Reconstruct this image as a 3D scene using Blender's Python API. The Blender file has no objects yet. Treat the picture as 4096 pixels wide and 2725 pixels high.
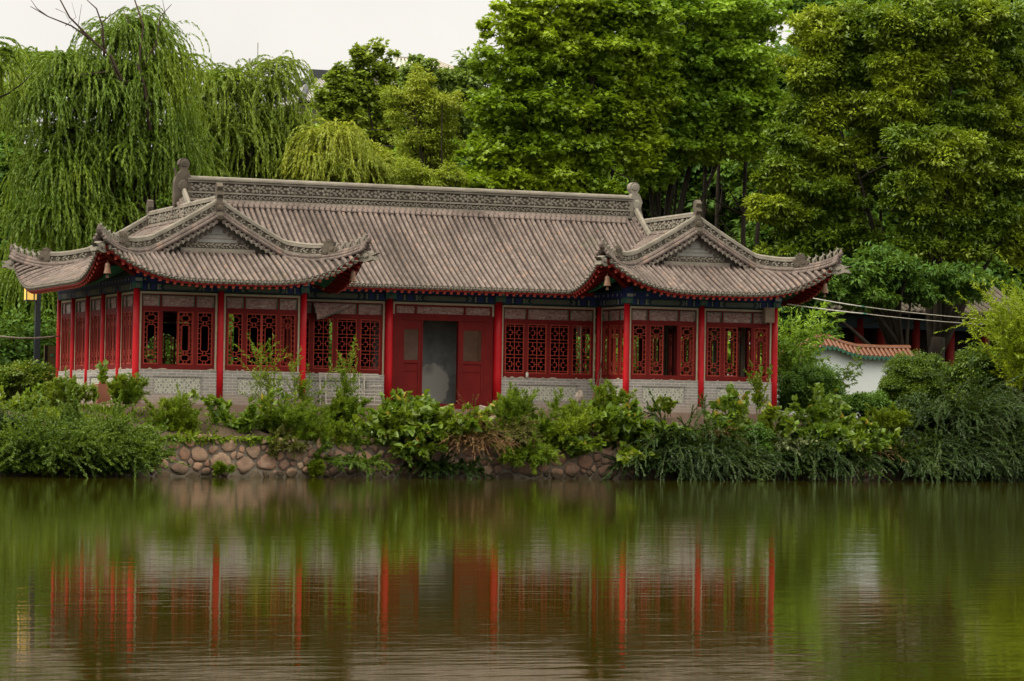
import bpy, math, random
import numpy as np

# ------------------------------------------------------------------ scene, camera, light
scn = bpy.context.scene
COL = scn.collection
random.seed(7)
R = np.random.default_rng(11)

FPX, CX, CY, CZ, YAW, PIT, ROLL = 12140.94, -20.925, -85.248, 1.8, 0.364, 0.0249, 0.0166
_fw = np.array([math.sin(YAW)*math.cos(PIT), math.cos(YAW)*math.cos(PIT), math.sin(PIT)])
_rt = np.array([math.cos(YAW), -math.sin(YAW), 0.0])
_up = np.cross(_rt, _fw)
_c, _s = math.cos(ROLL), math.sin(ROLL)
_R = _c*_rt + _s*_up
_U = _c*_up - _s*_rt
cam_d = bpy.data.cameras.new("camera")
cam_d.sensor_width = 36.0
cam_d.lens = FPX/4096*36.0
cam_d.clip_start = 0.5
cam_d.clip_end = 6000
cam = bpy.data.objects.new("camera", cam_d)
COL.objects.link(cam)
from mathutils import Matrix, Vector
M = Matrix.Identity(4)
for i in range(3):
    M[i][0], M[i][1], M[i][2] = _R[i], _U[i], -_fw[i]
M[0][3], M[1][3], M[2][3] = CX, CY, CZ
cam.matrix_world = M
scn.camera = cam


def at(px, py, Y):
    """world point on the plane y = Y that the photo shows at (px, py) of a 2357 pixel wide frame"""
    k = 4096/2357
    a, b = (px*k-2048)/FPX, (py*k-1362.5)/FPX
    d = _fw + _R*a - _U*b
    t = (Y-CY)/d[1]
    return np.array([CX, CY, CZ]) + d*t


def ppm(p):
    """photo pixels (2357 wide frame) per metre at a world point"""
    return FPX/(4096/2357)/float(np.dot(np.asarray(p)-np.array([CX, CY, CZ]), _fw))


scn.view_settings.view_transform = 'Standard'
scn.view_settings.look = 'None'
scn.view_settings.gamma = 1.0
scn.view_settings.exposure = 0.8
scn.cycles.max_bounces = 6
scn.cycles.diffuse_bounces = 4
scn.cycles.glossy_bounces = 3
scn.cycles.transmission_bounces = 4
scn.cycles.transparent_max_bounces = 8
scn.cycles.use_denoising = True
scn.cycles.sample_clamp_indirect = 6.0

SUN_EL, SUN_AZ = math.radians(50), math.radians(-95)   # azimuth measured from +y towards +x
w = bpy.data.worlds.new("World")
scn.world = w
w.use_nodes = True
nt = w.node_tree
for n in list(nt.nodes):
    nt.nodes.remove(n)
out = nt.nodes.new("ShaderNodeOutputWorld")
bg = nt.nodes.new("ShaderNodeBackground")
bg.inputs[1].default_value = 0.1
sky = nt.nodes.new("ShaderNodeTexSky")
sky.sky_type = 'NISHITA'
sky.sun_disc = False
sky.sun_elevation = SUN_EL
sky.sun_rotation = SUN_AZ
sky.dust_density = 4.0
hs = nt.nodes.new("ShaderNodeHueSaturation")
hs.inputs['Saturation'].default_value = 0.1
nt.links.new(sky.outputs[0], hs.inputs['Color'])
tc = nt.nodes.new("ShaderNodeTexCoord")
sx = nt.nodes.new("ShaderNodeSeparateXYZ")
nt.links.new(tc.outputs['Generated'], sx.inputs[0])
rp = nt.nodes.new("ShaderNodeValToRGB")              # an overcast dome: brighter overhead than at the horizon
rp.color_ramp.elements[0].position = 0.0
rp.color_ramp.elements[0].color = (0.565, 0.545, 0.51, 1)
rp.color_ramp.elements[1].position = 0.75
rp.color_ramp.elements[1].color = (2.7, 2.54, 2.10, 1)
e = rp.color_ramp.elements.new(0.18)
e.color = (0.59, 0.57, 0.53, 1)
nt.links.new(sx.outputs[2], rp.inputs[0])
sc = nt.nodes.new("ShaderNodeVectorMath")
sc.operation = 'SCALE'
sc.inputs[3].default_value = 10.0
cn = nt.nodes.new("ShaderNodeTexNoise")
cn.inputs['Scale'].default_value = 5.0
cn.inputs['Detail'].default_value = 5.0
nt.links.new(tc.outputs['Generated'], cn.inputs['Vector'])
cr = nt.nodes.new("ShaderNodeMapRange")
cr.inputs['From Min'].default_value = 0.3
cr.inputs['From Max'].default_value = 0.7
cr.inputs['To Min'].default_value = 0.86
cr.inputs['To Max'].default_value = 1.06
nt.links.new(cn.outputs['Fac'], cr.inputs['Value'])
cm_ = nt.nodes.new("ShaderNodeVectorMath")
cm_.operation = 'SCALE'
nt.links.new(rp.outputs[0], cm_.inputs[0])
nt.links.new(cr.outputs[0], cm_.inputs[3])
nt.links.new(cm_.outputs[0], sc.inputs[0])
mx = nt.nodes.new("ShaderNodeMixRGB")
mx.inputs[0].default_value = 0.9
nt.links.new(hs.outputs[0], mx.inputs[1])
nt.links.new(sc.outputs[0], mx.inputs[2])
nt.links.new(mx.outputs[0], bg.inputs[0])
nt.links.new(bg.outputs[0], out.inputs[0])

sl = bpy.data.lights.new("sun", 'SUN')
sl.energy = 2.0
sl.angle = math.radians(14)
sl.color = (1.0, 0.92, 0.74)
sun = bpy.data.objects.new("sun", sl)
COL.objects.link(sun)
sd = Vector((math.sin(SUN_AZ)*math.cos(SUN_EL), math.cos(SUN_AZ)*math.cos(SUN_EL), math.sin(SUN_EL)))
sun.rotation_euler = sd.to_track_quat('Z', 'Y').to_euler()

# ------------------------------------------------------------------ materials
MAT = {}


class NT:
    def __init__(self, name):
        self.m = bpy.data.materials.new(name)
        self.m.use_nodes = True
        self.t = self.m.node_tree
        for n in list(self.t.nodes):
            self.t.nodes.remove(n)
        self.out = self.t.nodes.new("ShaderNodeOutputMaterial")

    def n(self, typ, **kw):
        x = self.t.nodes.new(typ)
        for k, v in kw.items():
            setattr(x, k, v)
        return x

    def l(self, a, b):
        self.t.links.new(a, b)

    def math(self, op, a, b=None):
        x = self.n("ShaderNodeMath", operation=op)
        for i, v in enumerate((a, b)):
            if v is None:
                continue
            if isinstance(v, (int, float)):
                x.inputs[i].default_value = v
            else:
                self.l(v, x.inputs[i])
        return x.outputs[0]

    def mix(self, f, a, b, typ='MIX'):
        x = self.n("ShaderNodeMixRGB", blend_type=typ)
        for i, v in enumerate((f, a, b)):
            if isinstance(v, (int, float)):
                x.inputs[i].default_value = v
            elif isinstance(v, tuple):
                x.inputs[i].default_value = (*v[:3], 1)
            else:
                self.l(v, x.inputs[i])
        return x.outputs[0]

    def ramp(self, f, stops):
        x = self.n("ShaderNodeValToRGB")
        el = x.color_ramp.elements
        while len(el) < len(stops):
            el.new(0.5)
        for e_, (p_, c_) in zip(el, stops):
            e_.position = p_
            e_.color = (*c_, 1) if isinstance(c_, tuple) else (c_, c_, c_, 1)
        self.l(f, x.inputs[0])
        return x.outputs[0]

    def noise(self, scale, detail=4, rough=0.55, vec=None, dist=0.0):
        x = self.n("ShaderNodeTexNoise")
        x.inputs['Scale'].default_value = scale
        x.inputs['Detail'].default_value = detail
        x.inputs['Roughness'].default_value = rough
        x.inputs['Distortion'].default_value = dist
        if vec is not None:
            self.l(vec, x.inputs['Vector'])
        return x.outputs['Fac']

    def coord(self, kind='Object', scale=None):
        x = self.n("ShaderNodeTexCoord")
        o = x.outputs[kind]
        if scale:
            mp = self.n("ShaderNodeMapping")
            mp.inputs['Scale'].default_value = scale
            self.l(o, mp.inputs['Vector'])
            o = mp.outputs[0]
        return o

    def pos(self, scale=None):
        x = self.n("ShaderNodeNewGeometry")
        o = x.outputs['Position']
        if scale:
            mp = self.n("ShaderNodeMapping")
            mp.inputs['Scale'].default_value = scale
            self.l(o, mp.inputs['Vector'])
            o = mp.outputs[0]
        return o

    def bsdf(self, col, rough=0.7, spec=0.3, bump=None, bstr=0.3, bdist=0.02, metal=0.0):
        b = self.n("ShaderNodeBsdfPrincipled")
        for k, v in (('Base Color', col), ('Roughness', rough), ('Specular IOR Level', spec), ('Metallic', metal)):
            if isinstance(v, tuple):
                b.inputs[k].default_value = (*v[:3], 1)
            elif isinstance(v, (int, float)):
                b.inputs[k].default_value = v
            else:
                self.l(v, b.inputs[k])
        if bump is not None:
            bp = self.n("ShaderNodeBump")
            bp.inputs['Strength'].default_value = bstr
            bp.inputs['Distance'].default_value = bdist
            self.l(bump, bp.inputs['Height'])
            self.l(bp.outputs[0], b.inputs['Normal'])
        self.l(b.outputs[0], self.out.inputs[0])
        return b


def mat_plain(name, c0, c1, scale=3.0, rough=0.7, spec=0.3, bstr=0.25, detail=5, bscale=None, metal=0.0, bdist=0.015):
    t = NT(name)
    v = t.pos()
    f = t.noise(scale, detail, 0.6, v)
    col = t.mix(t.ramp(f, [(0.3, 0.0), (0.7, 1.0)]), c0, c1)
    b = t.noise(bscale or scale*6, 4, 0.6, v)
    t.bsdf(col, rough, spec, b, bstr, bdist, metal)
    MAT[name] = t.m
    return t.m


def mat_leaf(name, c0, c1, c2, trans=0.3, gloss=0.06, clump=0.5, odd=0.0, oddc=(0.3, 0.22, 0.03)):
    """foliage: every leaf its own tone between c0 and c1, drifting to c2 (young growth) in patches"""
    t = NT(name)
    g = t.n("ShaderNodeNewGeometry")
    rnd = g.outputs['Random Per Island']
    col = t.mix(rnd, c0, c1)
    f = t.noise(clump, 2, 0.5, g.outputs['Position'])
    col = t.mix(t.ramp(f, [(0.46, 0.0), (0.66, 0.85)]), col, c2)
    if odd:
        col = t.mix(t.ramp(rnd, [(1-odd-0.005, 0.0), (1-odd, 1.0)]), col, oddc)
    d = t.n("ShaderNodeBsdfDiffuse")
    t.l(col, d.inputs[0])
    tr = t.n("ShaderNodeBsdfTranslucent")
    tcol = t.mix(0.45, col, (0.16, 0.22, 0.01))
    t.l(tcol, tr.inputs[0])
    m1 = t.n("ShaderNodeMixShader")
    m1.inputs[0].default_value = trans
    t.l(d.outputs[0], m1.inputs[1])
    t.l(tr.outputs[0], m1.inputs[2])
    gl = t.n("ShaderNodeBsdfGlossy")
    gl.inputs['Roughness'].default_value = 0.45
    m2 = t.n("ShaderNodeMixShader")
    m2.inputs[0].default_value = gloss
    t.l(m1.outputs[0], m2.inputs[1])
    t.l(gl.outputs[0], m2.inputs[2])
    t.l(m2.outputs[0], t.out.inputs[0])
    MAT[name] = t.m
    return t.m


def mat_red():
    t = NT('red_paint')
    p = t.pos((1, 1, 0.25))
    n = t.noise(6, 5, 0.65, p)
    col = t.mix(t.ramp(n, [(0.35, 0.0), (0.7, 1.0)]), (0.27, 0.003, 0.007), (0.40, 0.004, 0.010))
    n2 = t.noise(16, 6, 0.7, t.pos((1, 1, 0.4)), 0.5)
    col = t.mix(t.ramp(n2, [(0.62, 0.0), (0.72, 0.6)]), col, (0.13, 0.010, 0.010))
    s = t.n("ShaderNodeSeparateXYZ")
    t.l(t.pos(), s.inputs[0])
    foot = t.math('ADD', s.outputs[2], t.math('MULTIPLY', n2, -0.5))
    col = t.mix(t.ramp(t.math('SUBTRACT', foot, 1.8), [(0.0, 0.6), (0.35, 0.0)]), col, (0.20, 0.055, 0.045))
    t.bsdf(col, 0.5, 0.22, n2, 0.25, 0.01)
    MAT['red_paint'] = t.m


mat_leaf('leaf_willow', (0.071, 0.134, 0.0091), (0.130, 0.204, 0.0164), (0.186, 0.264, 0.0183), 0.36, 0.02, 0.35)
mat_leaf('leaf_willow_light', (0.085, 0.139, 0.0088), (0.139, 0.198, 0.0139), (0.175, 0.231, 0.0152), 0.34, 0.02, 0.3)
mat_leaf('leaf_feather', (0.165, 0.225, 0.0160), (0.250, 0.290, 0.0240), (0.300, 0.330, 0.0270), 0.40, 0.02, 0.3)
mat_leaf('leaf_plane', (0.099, 0.182, 0.0060), (0.177, 0.273, 0.0101), (0.282, 0.375, 0.0143), 0.42, 0.025, 0.22)
mat_leaf('leaf_plane_dark', (0.081, 0.176, 0.0128), (0.155, 0.261, 0.0178), (0.218, 0.345, 0.0202), 0.38, 0.02, 0.22)
mat_leaf('leaf_magnolia', (0.054, 0.105, 0.0074), (0.116, 0.182, 0.0091), (0.257, 0.315, 0.0146), 0.32, 0.03, 0.38)
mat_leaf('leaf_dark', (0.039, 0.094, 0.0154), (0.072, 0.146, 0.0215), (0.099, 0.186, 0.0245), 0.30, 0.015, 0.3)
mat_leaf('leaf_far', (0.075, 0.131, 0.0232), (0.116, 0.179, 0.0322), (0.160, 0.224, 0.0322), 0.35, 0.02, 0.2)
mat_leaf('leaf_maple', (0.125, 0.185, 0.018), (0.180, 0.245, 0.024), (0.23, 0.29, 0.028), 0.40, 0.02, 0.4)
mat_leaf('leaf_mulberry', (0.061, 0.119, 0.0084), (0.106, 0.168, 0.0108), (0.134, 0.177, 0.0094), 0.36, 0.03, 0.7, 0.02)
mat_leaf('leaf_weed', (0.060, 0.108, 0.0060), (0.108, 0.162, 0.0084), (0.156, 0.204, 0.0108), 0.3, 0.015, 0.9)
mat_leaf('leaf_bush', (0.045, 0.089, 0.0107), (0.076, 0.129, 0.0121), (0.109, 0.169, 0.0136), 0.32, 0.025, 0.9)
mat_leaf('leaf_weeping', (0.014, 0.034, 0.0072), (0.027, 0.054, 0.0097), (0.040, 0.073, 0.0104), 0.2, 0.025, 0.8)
mat_leaf('leaf_bright', (0.13, 0.19, 0.004), (0.18, 0.24, 0.006), (0.22, 0.27, 0.007), 0.36, 0.02, 0.8)
mat_leaf('leaf_silver', (0.15, 0.18, 0.08), (0.21, 0.24, 0.12), (0.23, 0.25, 0.12), 0.25, 0.03, 0.8)
mat_leaf('leaf_dry', (0.095, 0.048, 0.018), (0.16, 0.080, 0.033), (0.12, 0.062, 0.026), 0.15, 0.02, 0.8)
mat_leaf('leaf_drab', (0.060, 0.060, 0.013), (0.095, 0.084, 0.024), (0.080, 0.098, 0.013), 0.25, 0.02, 0.8)
mat_plain('bark', (0.009, 0.007, 0.005), (0.022, 0.017, 0.012), 2.0, 0.9, 0.15, 0.6)
mat_plain('bark_dead', (0.035, 0.023, 0.018), (0.065, 0.045, 0.036), 2.0, 0.9, 0.15, 0.4)
mat_plain('stem', (0.05, 0.06, 0.015), (0.09, 0.075, 0.025), 3.0, 0.8, 0.2, 0.2)
mat_red()
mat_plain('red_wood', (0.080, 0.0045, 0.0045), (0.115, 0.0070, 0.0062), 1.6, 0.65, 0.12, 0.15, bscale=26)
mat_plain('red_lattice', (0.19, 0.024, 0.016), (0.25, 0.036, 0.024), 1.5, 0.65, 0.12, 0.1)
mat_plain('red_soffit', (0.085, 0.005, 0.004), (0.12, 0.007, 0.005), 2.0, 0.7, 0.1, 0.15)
mat_plain('rafter_end', (0.30, 0.040, 0.028), (0.38, 0.060, 0.04), 3.0, 0.6, 0.3, 0.1)
mat_plain('rafter_green', (0.00744, 0.0806, 0.0527), (0.0124, 0.1178, 0.0682), 3.0, 0.6, 0.3, 0.1)
mat_plain('paint_blue', (0.01116, 0.01984, 0.0992), (0.0217, 0.0341, 0.1302), 2.5, 0.7, 0.25, 0.1)
mat_plain('paint_deep', (0.00744, 0.0186, 0.031), (0.01364, 0.0341, 0.03844), 2.5, 0.7, 0.25, 0.1)
mat_plain('paint_green', (0.0186, 0.0806, 0.062), (0.0434, 0.124, 0.0961), 2.5, 0.7, 0.25, 0.1)
mat_plain('paint_pale', (0.186, 0.1984, 0.1798), (0.2604, 0.2666, 0.2356), 3.5, 0.7, 0.25, 0.1)
mat_plain('paint_greygreen', (0.062, 0.0744, 0.0651), (0.0992, 0.1116, 0.093), 3.5, 0.7, 0.25, 0.1)
mat_plain('cream', (0.2604, 0.2232, 0.1612), (0.341, 0.2976, 0.2232), 5.0, 0.85, 0.2, 0.3)
mat_plain('stone_carve', (0.1178, 0.1049, 0.08835), (0.2003, 0.1798, 0.1533), 2.2, 0.9, 0.2, 0.6, bscale=24, bdist=0.02)
mat_plain('drip', (0.22, 0.205, 0.18), (0.32, 0.30, 0.265), 9.0, 0.9, 0.2, 0.4)
mat_plain('stone_mid', (0.10, 0.088, 0.074), (0.165, 0.145, 0.122), 3.0, 0.92, 0.15, 0.6, bscale=24)
mat_plain('stone_dark', (0.0465, 0.03844, 0.031), (0.093, 0.0775, 0.062), 3.0, 0.92, 0.15, 0.6, bscale=24)
mat_plain('recess', (0.045, 0.038, 0.031), (0.075, 0.063, 0.052), 3.0, 0.95, 0.1, 0.3)  # shade inside the carved openwork is put into this colour
mat_plain('concrete', (0.1488, 0.124, 0.1054), (0.2232, 0.186, 0.1612), 1.6, 0.92, 0.2, 0.5)
mat_plain('plinth', (0.124, 0.0837, 0.0651), (0.1984, 0.1395, 0.1116), 1.3, 0.92, 0.2, 0.5)
mat_plain('soil', (0.0341, 0.0248, 0.01612), (0.0744, 0.0527, 0.03596), 1.8, 0.95, 0.1, 0.7, bdist=0.05)
mat_plain('wall_white', (0.55, 0.60, 0.64), (0.66, 0.70, 0.72), 0.8, 0.9, 0.2, 0.15)
mat_plain('tile_orange', (0.070, 0.019, 0.005), (0.115, 0.034, 0.009), 5.0, 0.5, 0.4, 0.2)
mat_plain('tile_green', (0.0186, 0.0744, 0.0527), (0.031, 0.1116, 0.0744), 5.0, 0.4, 0.5, 0.1)
mat_plain('lamp_metal', (0.00744, 0.00992, 0.01364), (0.0124, 0.01612, 0.02108), 3.0, 0.5, 0.4, 0.05)
mat_plain('steel', (0.30, 0.27, 0.24), (0.40, 0.37, 0.33), 4.0, 0.55, 0.4, 0.1, metal=0.3)
mat_plain('rust', (0.0806, 0.0372, 0.0217), (0.1364, 0.0744, 0.0496), 5.0, 0.8, 0.2, 0.3)
mat_plain('planter', (0.1364, 0.0434, 0.0279), (0.186, 0.0651, 0.0434), 2.0, 0.75, 0.25, 0.3)
mat_plain('board_brown', (0.0527, 0.0372, 0.01116), (0.0744, 0.0527, 0.01736), 0.8, 0.5, 0.3, 0.05)
mat_plain('bronze', (0.10, 0.052, 0.032), (0.15, 0.08, 0.05), 6.0, 0.55, 0.4, 0.1, metal=0.2)
mat_plain('cable', (0.0217, 0.0217, 0.0217), (0.0372, 0.0372, 0.03596), 6.0, 0.6, 0.3, 0.05)
mat_plain('cable_white', (0.341, 0.3286, 0.2976), (0.4092, 0.3968, 0.3596), 6.0, 0.5, 0.3, 0.05)
mat_plain('rope', (0.279, 0.2356, 0.2046), (0.372, 0.3224, 0.2852), 20.0, 0.9, 0.1, 0.5)
mat_plain('bubble', (0.30, 0.30, 0.26), (0.45, 0.44, 0.38), 9.0, 0.2, 0.5, 0.05)
mat_plain('bottle', (0.3844, 0.372, 0.3472), (0.465, 0.4526, 0.4216), 8.0, 0.4, 0.4, 0.1)
mat_plain('box_tan', (0.1364, 0.093, 0.062), (0.186, 0.1302, 0.093), 4.0, 0.6, 0.3, 0.1)
mat_plain('dark_room', (0.006, 0.004, 0.0035), (0.011, 0.007, 0.006), 2.0, 0.9, 0.1, 0.1)  # near-black: the darkness of the rooms is put into the colour
mat_plain('far_wall', (0.2604, 0.2356, 0.2046), (0.3224, 0.2914, 0.2604), 0.4, 0.9, 0.1, 0.1)
mat_plain('far_tile', (0.15, 0.145, 0.145), (0.21, 0.205, 0.20), 1.0, 0.85, 0.2, 0.1)
mat_plain('far_trim', (0.031, 0.0341, 0.0372), (0.0496, 0.0527, 0.0558), 1.0, 0.8, 0.2, 0.1)
mat_plain('far_glass', (0.1116, 0.1612, 0.1488), (0.1736, 0.2232, 0.2046), 1.0, 0.3, 0.5, 0.02)
mat_plain('mast', (0.1984, 0.1984, 0.1984), (0.2604, 0.2604, 0.2542), 3.0, 0.6, 0.3, 0.05)
mat_plain('plastic_red', (0.341, 0.0186, 0.0124), (0.403, 0.031, 0.0186), 3.0, 0.5, 0.4, 0.05)
mat_plain('grass', (0.0279, 0.0465, 0.00744), (0.0527, 0.0744, 0.0124), 1.0, 0.95, 0.1, 0.6, bdist=0.05)


def mat_tile(name, tones, dark, pan=False):
    t = NT(name)
    uv = t.n("ShaderNodeUVMap")
    s = t.n("ShaderNodeSeparateXYZ")
    t.l(uv.outputs[0], s.inputs[0])
    k = 5.0 if not pan else 13.0
    vv = t.math('MULTIPLY', s.outputs[1], k)
    row = t.math('FLOOR', s.outputs[0])
    offs = t.n("ShaderNodeTexWhiteNoise", noise_dimensions='1D')
    t.l(row, offs.inputs['W'])
    vv = t.math('ADD', vv, offs.outputs['Value'])
    fl = t.math('FLOOR', vv)
    fr = t.math('FRACT', vv)
    cb = t.n("ShaderNodeCombineXYZ")
    t.l(row, cb.inputs[0])
    t.l(fl, cb.inputs[1])
    wn = t.n("ShaderNodeTexWhiteNoise", noise_dimensions='2D')
    t.l(cb.outputs[0], wn.inputs['Vector'])
    col = t.ramp(wn.outputs['Value'], tones)
    p = t.pos()
    n1 = t.noise(0.9, 4, 0.6, p)
    col = t.mix(t.ramp(n1, [(0.35, 0.0), (0.75, 0.55)]), col, dark)
    n2 = t.noise(14, 4, 0.65, p)
    col = t.mix(t.ramp(n2, [(0.42, 0.0), (0.75, 0.5)]), col, tuple(min(1, c*1.5) for c in tones[-2][1]))
    n4 = t.noise(0.55, 5, 0.62, t.pos((1.0, 0.35, 0.6)), 0.6)
    col = t.mix(t.ramp(n4, [(0.48, 0.0), (0.68, 0.6)]), col, tuple(c*0.62 for c in dark))
    n5 = t.noise(1.3, 5, 0.7, t.pos(), 0.8)
    col = t.mix(t.ramp(n5, [(0.60, 0.0), (0.74, 0.45)]), col, (0.075, 0.078, 0.045))
    joint = t.ramp(fr, [(0.0, 1.0), (0.10 if not pan else 0.3, 0.0)])
    col = t.mix(t.math('MULTIPLY', joint, 0.6), col, tuple(c*0.4 for c in dark))
    h = t.math('SUBTRACT', t.math('MULTIPLY', n2, 0.4), t.math('MULTIPLY', joint, 0.8))
    t.bsdf(col, 0.88, 0.2, h, 0.7, 0.015)
    MAT[name] = t.m


mat_tile('tile_grey', [(0.0, (0.08384, 0.06423, 0.05765)), (0.45, (0.111, 0.08664, 0.0786)), (0.85, (0.1405, 0.1107, 0.1013)), (0.985, (0.1571, 0.1057, 0.08452))], (0.05438, 0.04226, 0.03842))
mat_tile('tile_pan', [(0.0, (0.02342, 0.01679, 0.01504)), (0.5, (0.0363, 0.02575, 0.02314)), (0.85, (0.04449, 0.03359, 0.03008)), (1.0, (0.05152, 0.03584, 0.03008))], (0.01522, 0.01164, 0.01041), True)


def mat_brick():
    t = NT('brick_grey')
    # brick courses laid out by height and by the distance along the wall
    uv = t.n("ShaderNodeUVMap")
    b = t.n("ShaderNodeTexBrick")
    b.inputs['Color1'].default_value = (0.155, 0.1457, 0.1457, 1)
    b.inputs['Color2'].default_value = (0.2294, 0.2139, 0.2077, 1)
    b.inputs['Mortar'].default_value = (0.37, 0.355, 0.32, 1)
    b.inputs['Scale'].default_value = 1.0
    b.inputs['Mortar Size'].default_value = 0.009
    b.inputs['Brick Width'].default_value = 0.28
    b.inputs['Row Height'].default_value = 0.085
    t.l(uv.outputs[0], b.inputs['Vector'])
    p = t.pos()
    n = t.noise(5, 4, 0.6, p)
    col = t.mix(t.ramp(n, [(0.35, 0.0), (0.7, 0.45)]), b.outputs[0], (0.248, 0.2263, 0.2108))
    s = t.n("ShaderNodeSeparateXYZ")
    t.l(p, s.inputs[0])
    n2 = t.noise(1.7, 4, 0.6, p)
    hgt = t.math('ADD', s.outputs[2], t.math('MULTIPLY', n2, -0.9))   # splashed earth along the foot of the wall
    col = t.mix(t.ramp(t.math('SUBTRACT', hgt, 1.55), [(0.0, 0.75), (0.45, 0.0)]), col, (0.2232, 0.1674, 0.1395))
    t.bsdf(col, 0.9, 0.2, b.outputs['Fac'], -0.25, 0.01)
    MAT['brick_grey'] = t.m


mat_brick()
mat_plain('panel_grey', (0.165, 0.163, 0.16), (0.25, 0.24, 0.225), 2.4, 0.9, 0.2, 0.3)
mat_plain('panel_line', (0.42, 0.43, 0.35), (0.52, 0.52, 0.44), 4.0, 0.85, 0.2, 0.2)


def mat_film():
    t = NT('plastic_film')
    p = t.pos((1, 1, 2.4))
    n = t.noise(7, 6, 0.7, p, 1.4)
    f = t.ramp(n, [(0.40, 0.0), (0.62, 0.55), (0.74, 1.0)])
    col = t.mix(f, (0.16, 0.055, 0.045), (0.50, 0.42, 0.38))
    t.bsdf(col, 0.3, 0.5, n, 0.9, 0.05)
    MAT['plastic_film'] = t.m


mat_film()


SCX = 0.45


def mat_screen():
    t = NT('plaster_grey')
    p = t.coord('Object')
    n = t.noise(2.2, 6, 0.65, p)
    col = t.mix(t.ramp(n, [(0.3, 0.0), (0.7, 1.0)]), (0.085, 0.088, 0.092), (0.17, 0.17, 0.172))
    # a big pale patch of newer plaster low on the wall
    d = t.n("ShaderNodeVectorMath", operation='DISTANCE')
    sc_ = t.n("ShaderNodeMapping")
    sc_.inputs['Scale'].default_value = (1.0, 0.0, 0.85)
    t.l(p, sc_.inputs['Vector'])
    t.l(sc_.outputs[0], d.inputs[0])
    d.inputs[1].default_value = (SCX, 0.0, 0.62)
    dd = t.math('ADD', d.outputs['Value'], t.math('MULTIPLY', t.noise(3.5, 6, 0.7, p), 0.55))
    col = t.mix(t.ramp(dd, [(0.78, 0.9), (0.84, 0.0)]), col, (0.33, 0.32, 0.30))
    d2 = t.n("ShaderNodeVectorMath", operation='DISTANCE')
    t.l(p, d2.inputs[0])
    d2.inputs[1].default_value = (SCX-0.15, 0.0, 1.22)
    col = t.mix(t.ramp(t.math('ADD', d2.outputs['Value'], t.math('MULTIPLY', n, 0.2)), [(0.12, 0.8), (0.36, 0.0)]), col, (0.14, 0.135, 0.13))
    t.bsdf(col, 0.9, 0.2, n, 0.4, 0.03)
    MAT['plaster_grey'] = t.m


mat_screen()


def mat_boulder():
    t = NT('boulder')
    g = t.n("ShaderNodeNewGeometry")
    r = g.outputs['Random Per Island']
    col = t.ramp(r, [(0.0, (0.1373, 0.08064, 0.05916)), (0.22, (0.2831, 0.1536, 0.1044)), (0.45, (0.2059, 0.1344, 0.1009)), (0.62, (0.3775, 0.2304, 0.1531)),
                     (0.8, (0.1716, 0.09216, 0.0696)), (1.0, (0.4118, 0.2842, 0.1949))])
    n = t.noise(5, 6, 0.65, g.outputs['Position'])
    col = t.mix(t.ramp(n, [(0.3, 0.55), (0.65, 0.0)]), col, (0.09438, 0.06528, 0.04872))
    n3 = t.noise(2.0, 3, 0.5, g.outputs['Position'])
    col = t.mix(t.ramp(n3, [(0.55, 0.0), (0.7, 0.5)]), col, (0.3604, 0.2765, 0.2088))
    s = t.n("ShaderNodeSeparateXYZ")
    t.l(g.outputs['Position'], s.inputs[0])
    wet = t.math('ADD', s.outputs[2], t.math('MULTIPLY', n3, -0.25))
    col = t.mix(t.ramp(wet, [(0.0, 0.8), (0.12, 0.0)]), col, (0.030, 0.027, 0.014))
    n6 = t.noise(11, 6, 0.7, g.outputs['Position'])
    t.bsdf(col, 0.85, 0.25, n6, 1.0, 0.04)
    MAT['boulder'] = t.m


mat_boulder()
mat_plain('mortar', (0.065, 0.050, 0.040), (0.20, 0.17, 0.135), 1.4, 0.95, 0.1, 0.7, bdist=0.03)


def mat_water():
    t = NT('lake_water')
    p = t.pos((1, 1, 1))
    p2 = t.pos((0.35, 1.0, 1))
    n1 = t.noise(3.6, 3, 0.5, p2)
    n2 = t.noise(0.8, 3, 0.5, p2)
    n3 = t.noise(14.0, 2, 0.5, p2)
    h = t.math('ADD', t.math('ADD', t.math('MULTIPLY', n1, 0.0155), t.math('MULTIPLY', n2, 0.022)), t.math('MULTIPLY', n3, 0.0018))
    patch = t.ramp(t.noise(0.045, 3, 0.5, p), [(0.35, 0.35), (0.65, 1.0)])
    h = t.math('MULTIPLY', h, patch)
    b = t.n("ShaderNodeBsdfPrincipled")
    b.inputs['Base Color'].default_value = (0.0195, 0.0172, 0.0009, 1)
    b.inputs['Roughness'].default_value = 0.03
    b.inputs['IOR'].default_value = 1.33
    bp = t.n("ShaderNodeBump")
    bp.inputs['Strength'].default_value = 0.33
    bp.inputs['Distance'].default_value = 1.0
    t.l(h, bp.inputs['Height'])
    t.l(bp.outputs[0], b.inputs['Normal'])
    t.l(b.outputs[0], t.out.inputs[0])
    MAT['lake_water'] = t.m


mat_water()


def mat_lamp():
    t = NT('lamp_glass')
    e_ = t.n("ShaderNodeEmission")
    e_.inputs[0].default_value = (0.75, 0.46, 0.10, 1)
    e_.inputs[1].default_value = 0.28
    d = t.n("ShaderNodeBsdfDiffuse")
    d.inputs[0].default_value = (0.55, 0.36, 0.10, 1)
    a = t.n("ShaderNodeAddShader")
    t.l(e_.outputs[0], a.inputs[0])
    t.l(d.outputs[0], a.inputs[1])
    t.l(a.outputs[0], t.out.inputs[0])
    MAT['lamp_glass'] = t.m


mat_lamp()

# ------------------------------------------------------------------ mesh helpers
V3 = lambda *a: np.array(a, float)


def unit(v):
    v = np.asarray(v, float)
    return v/(np.linalg.norm(v)+1e-12)


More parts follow.
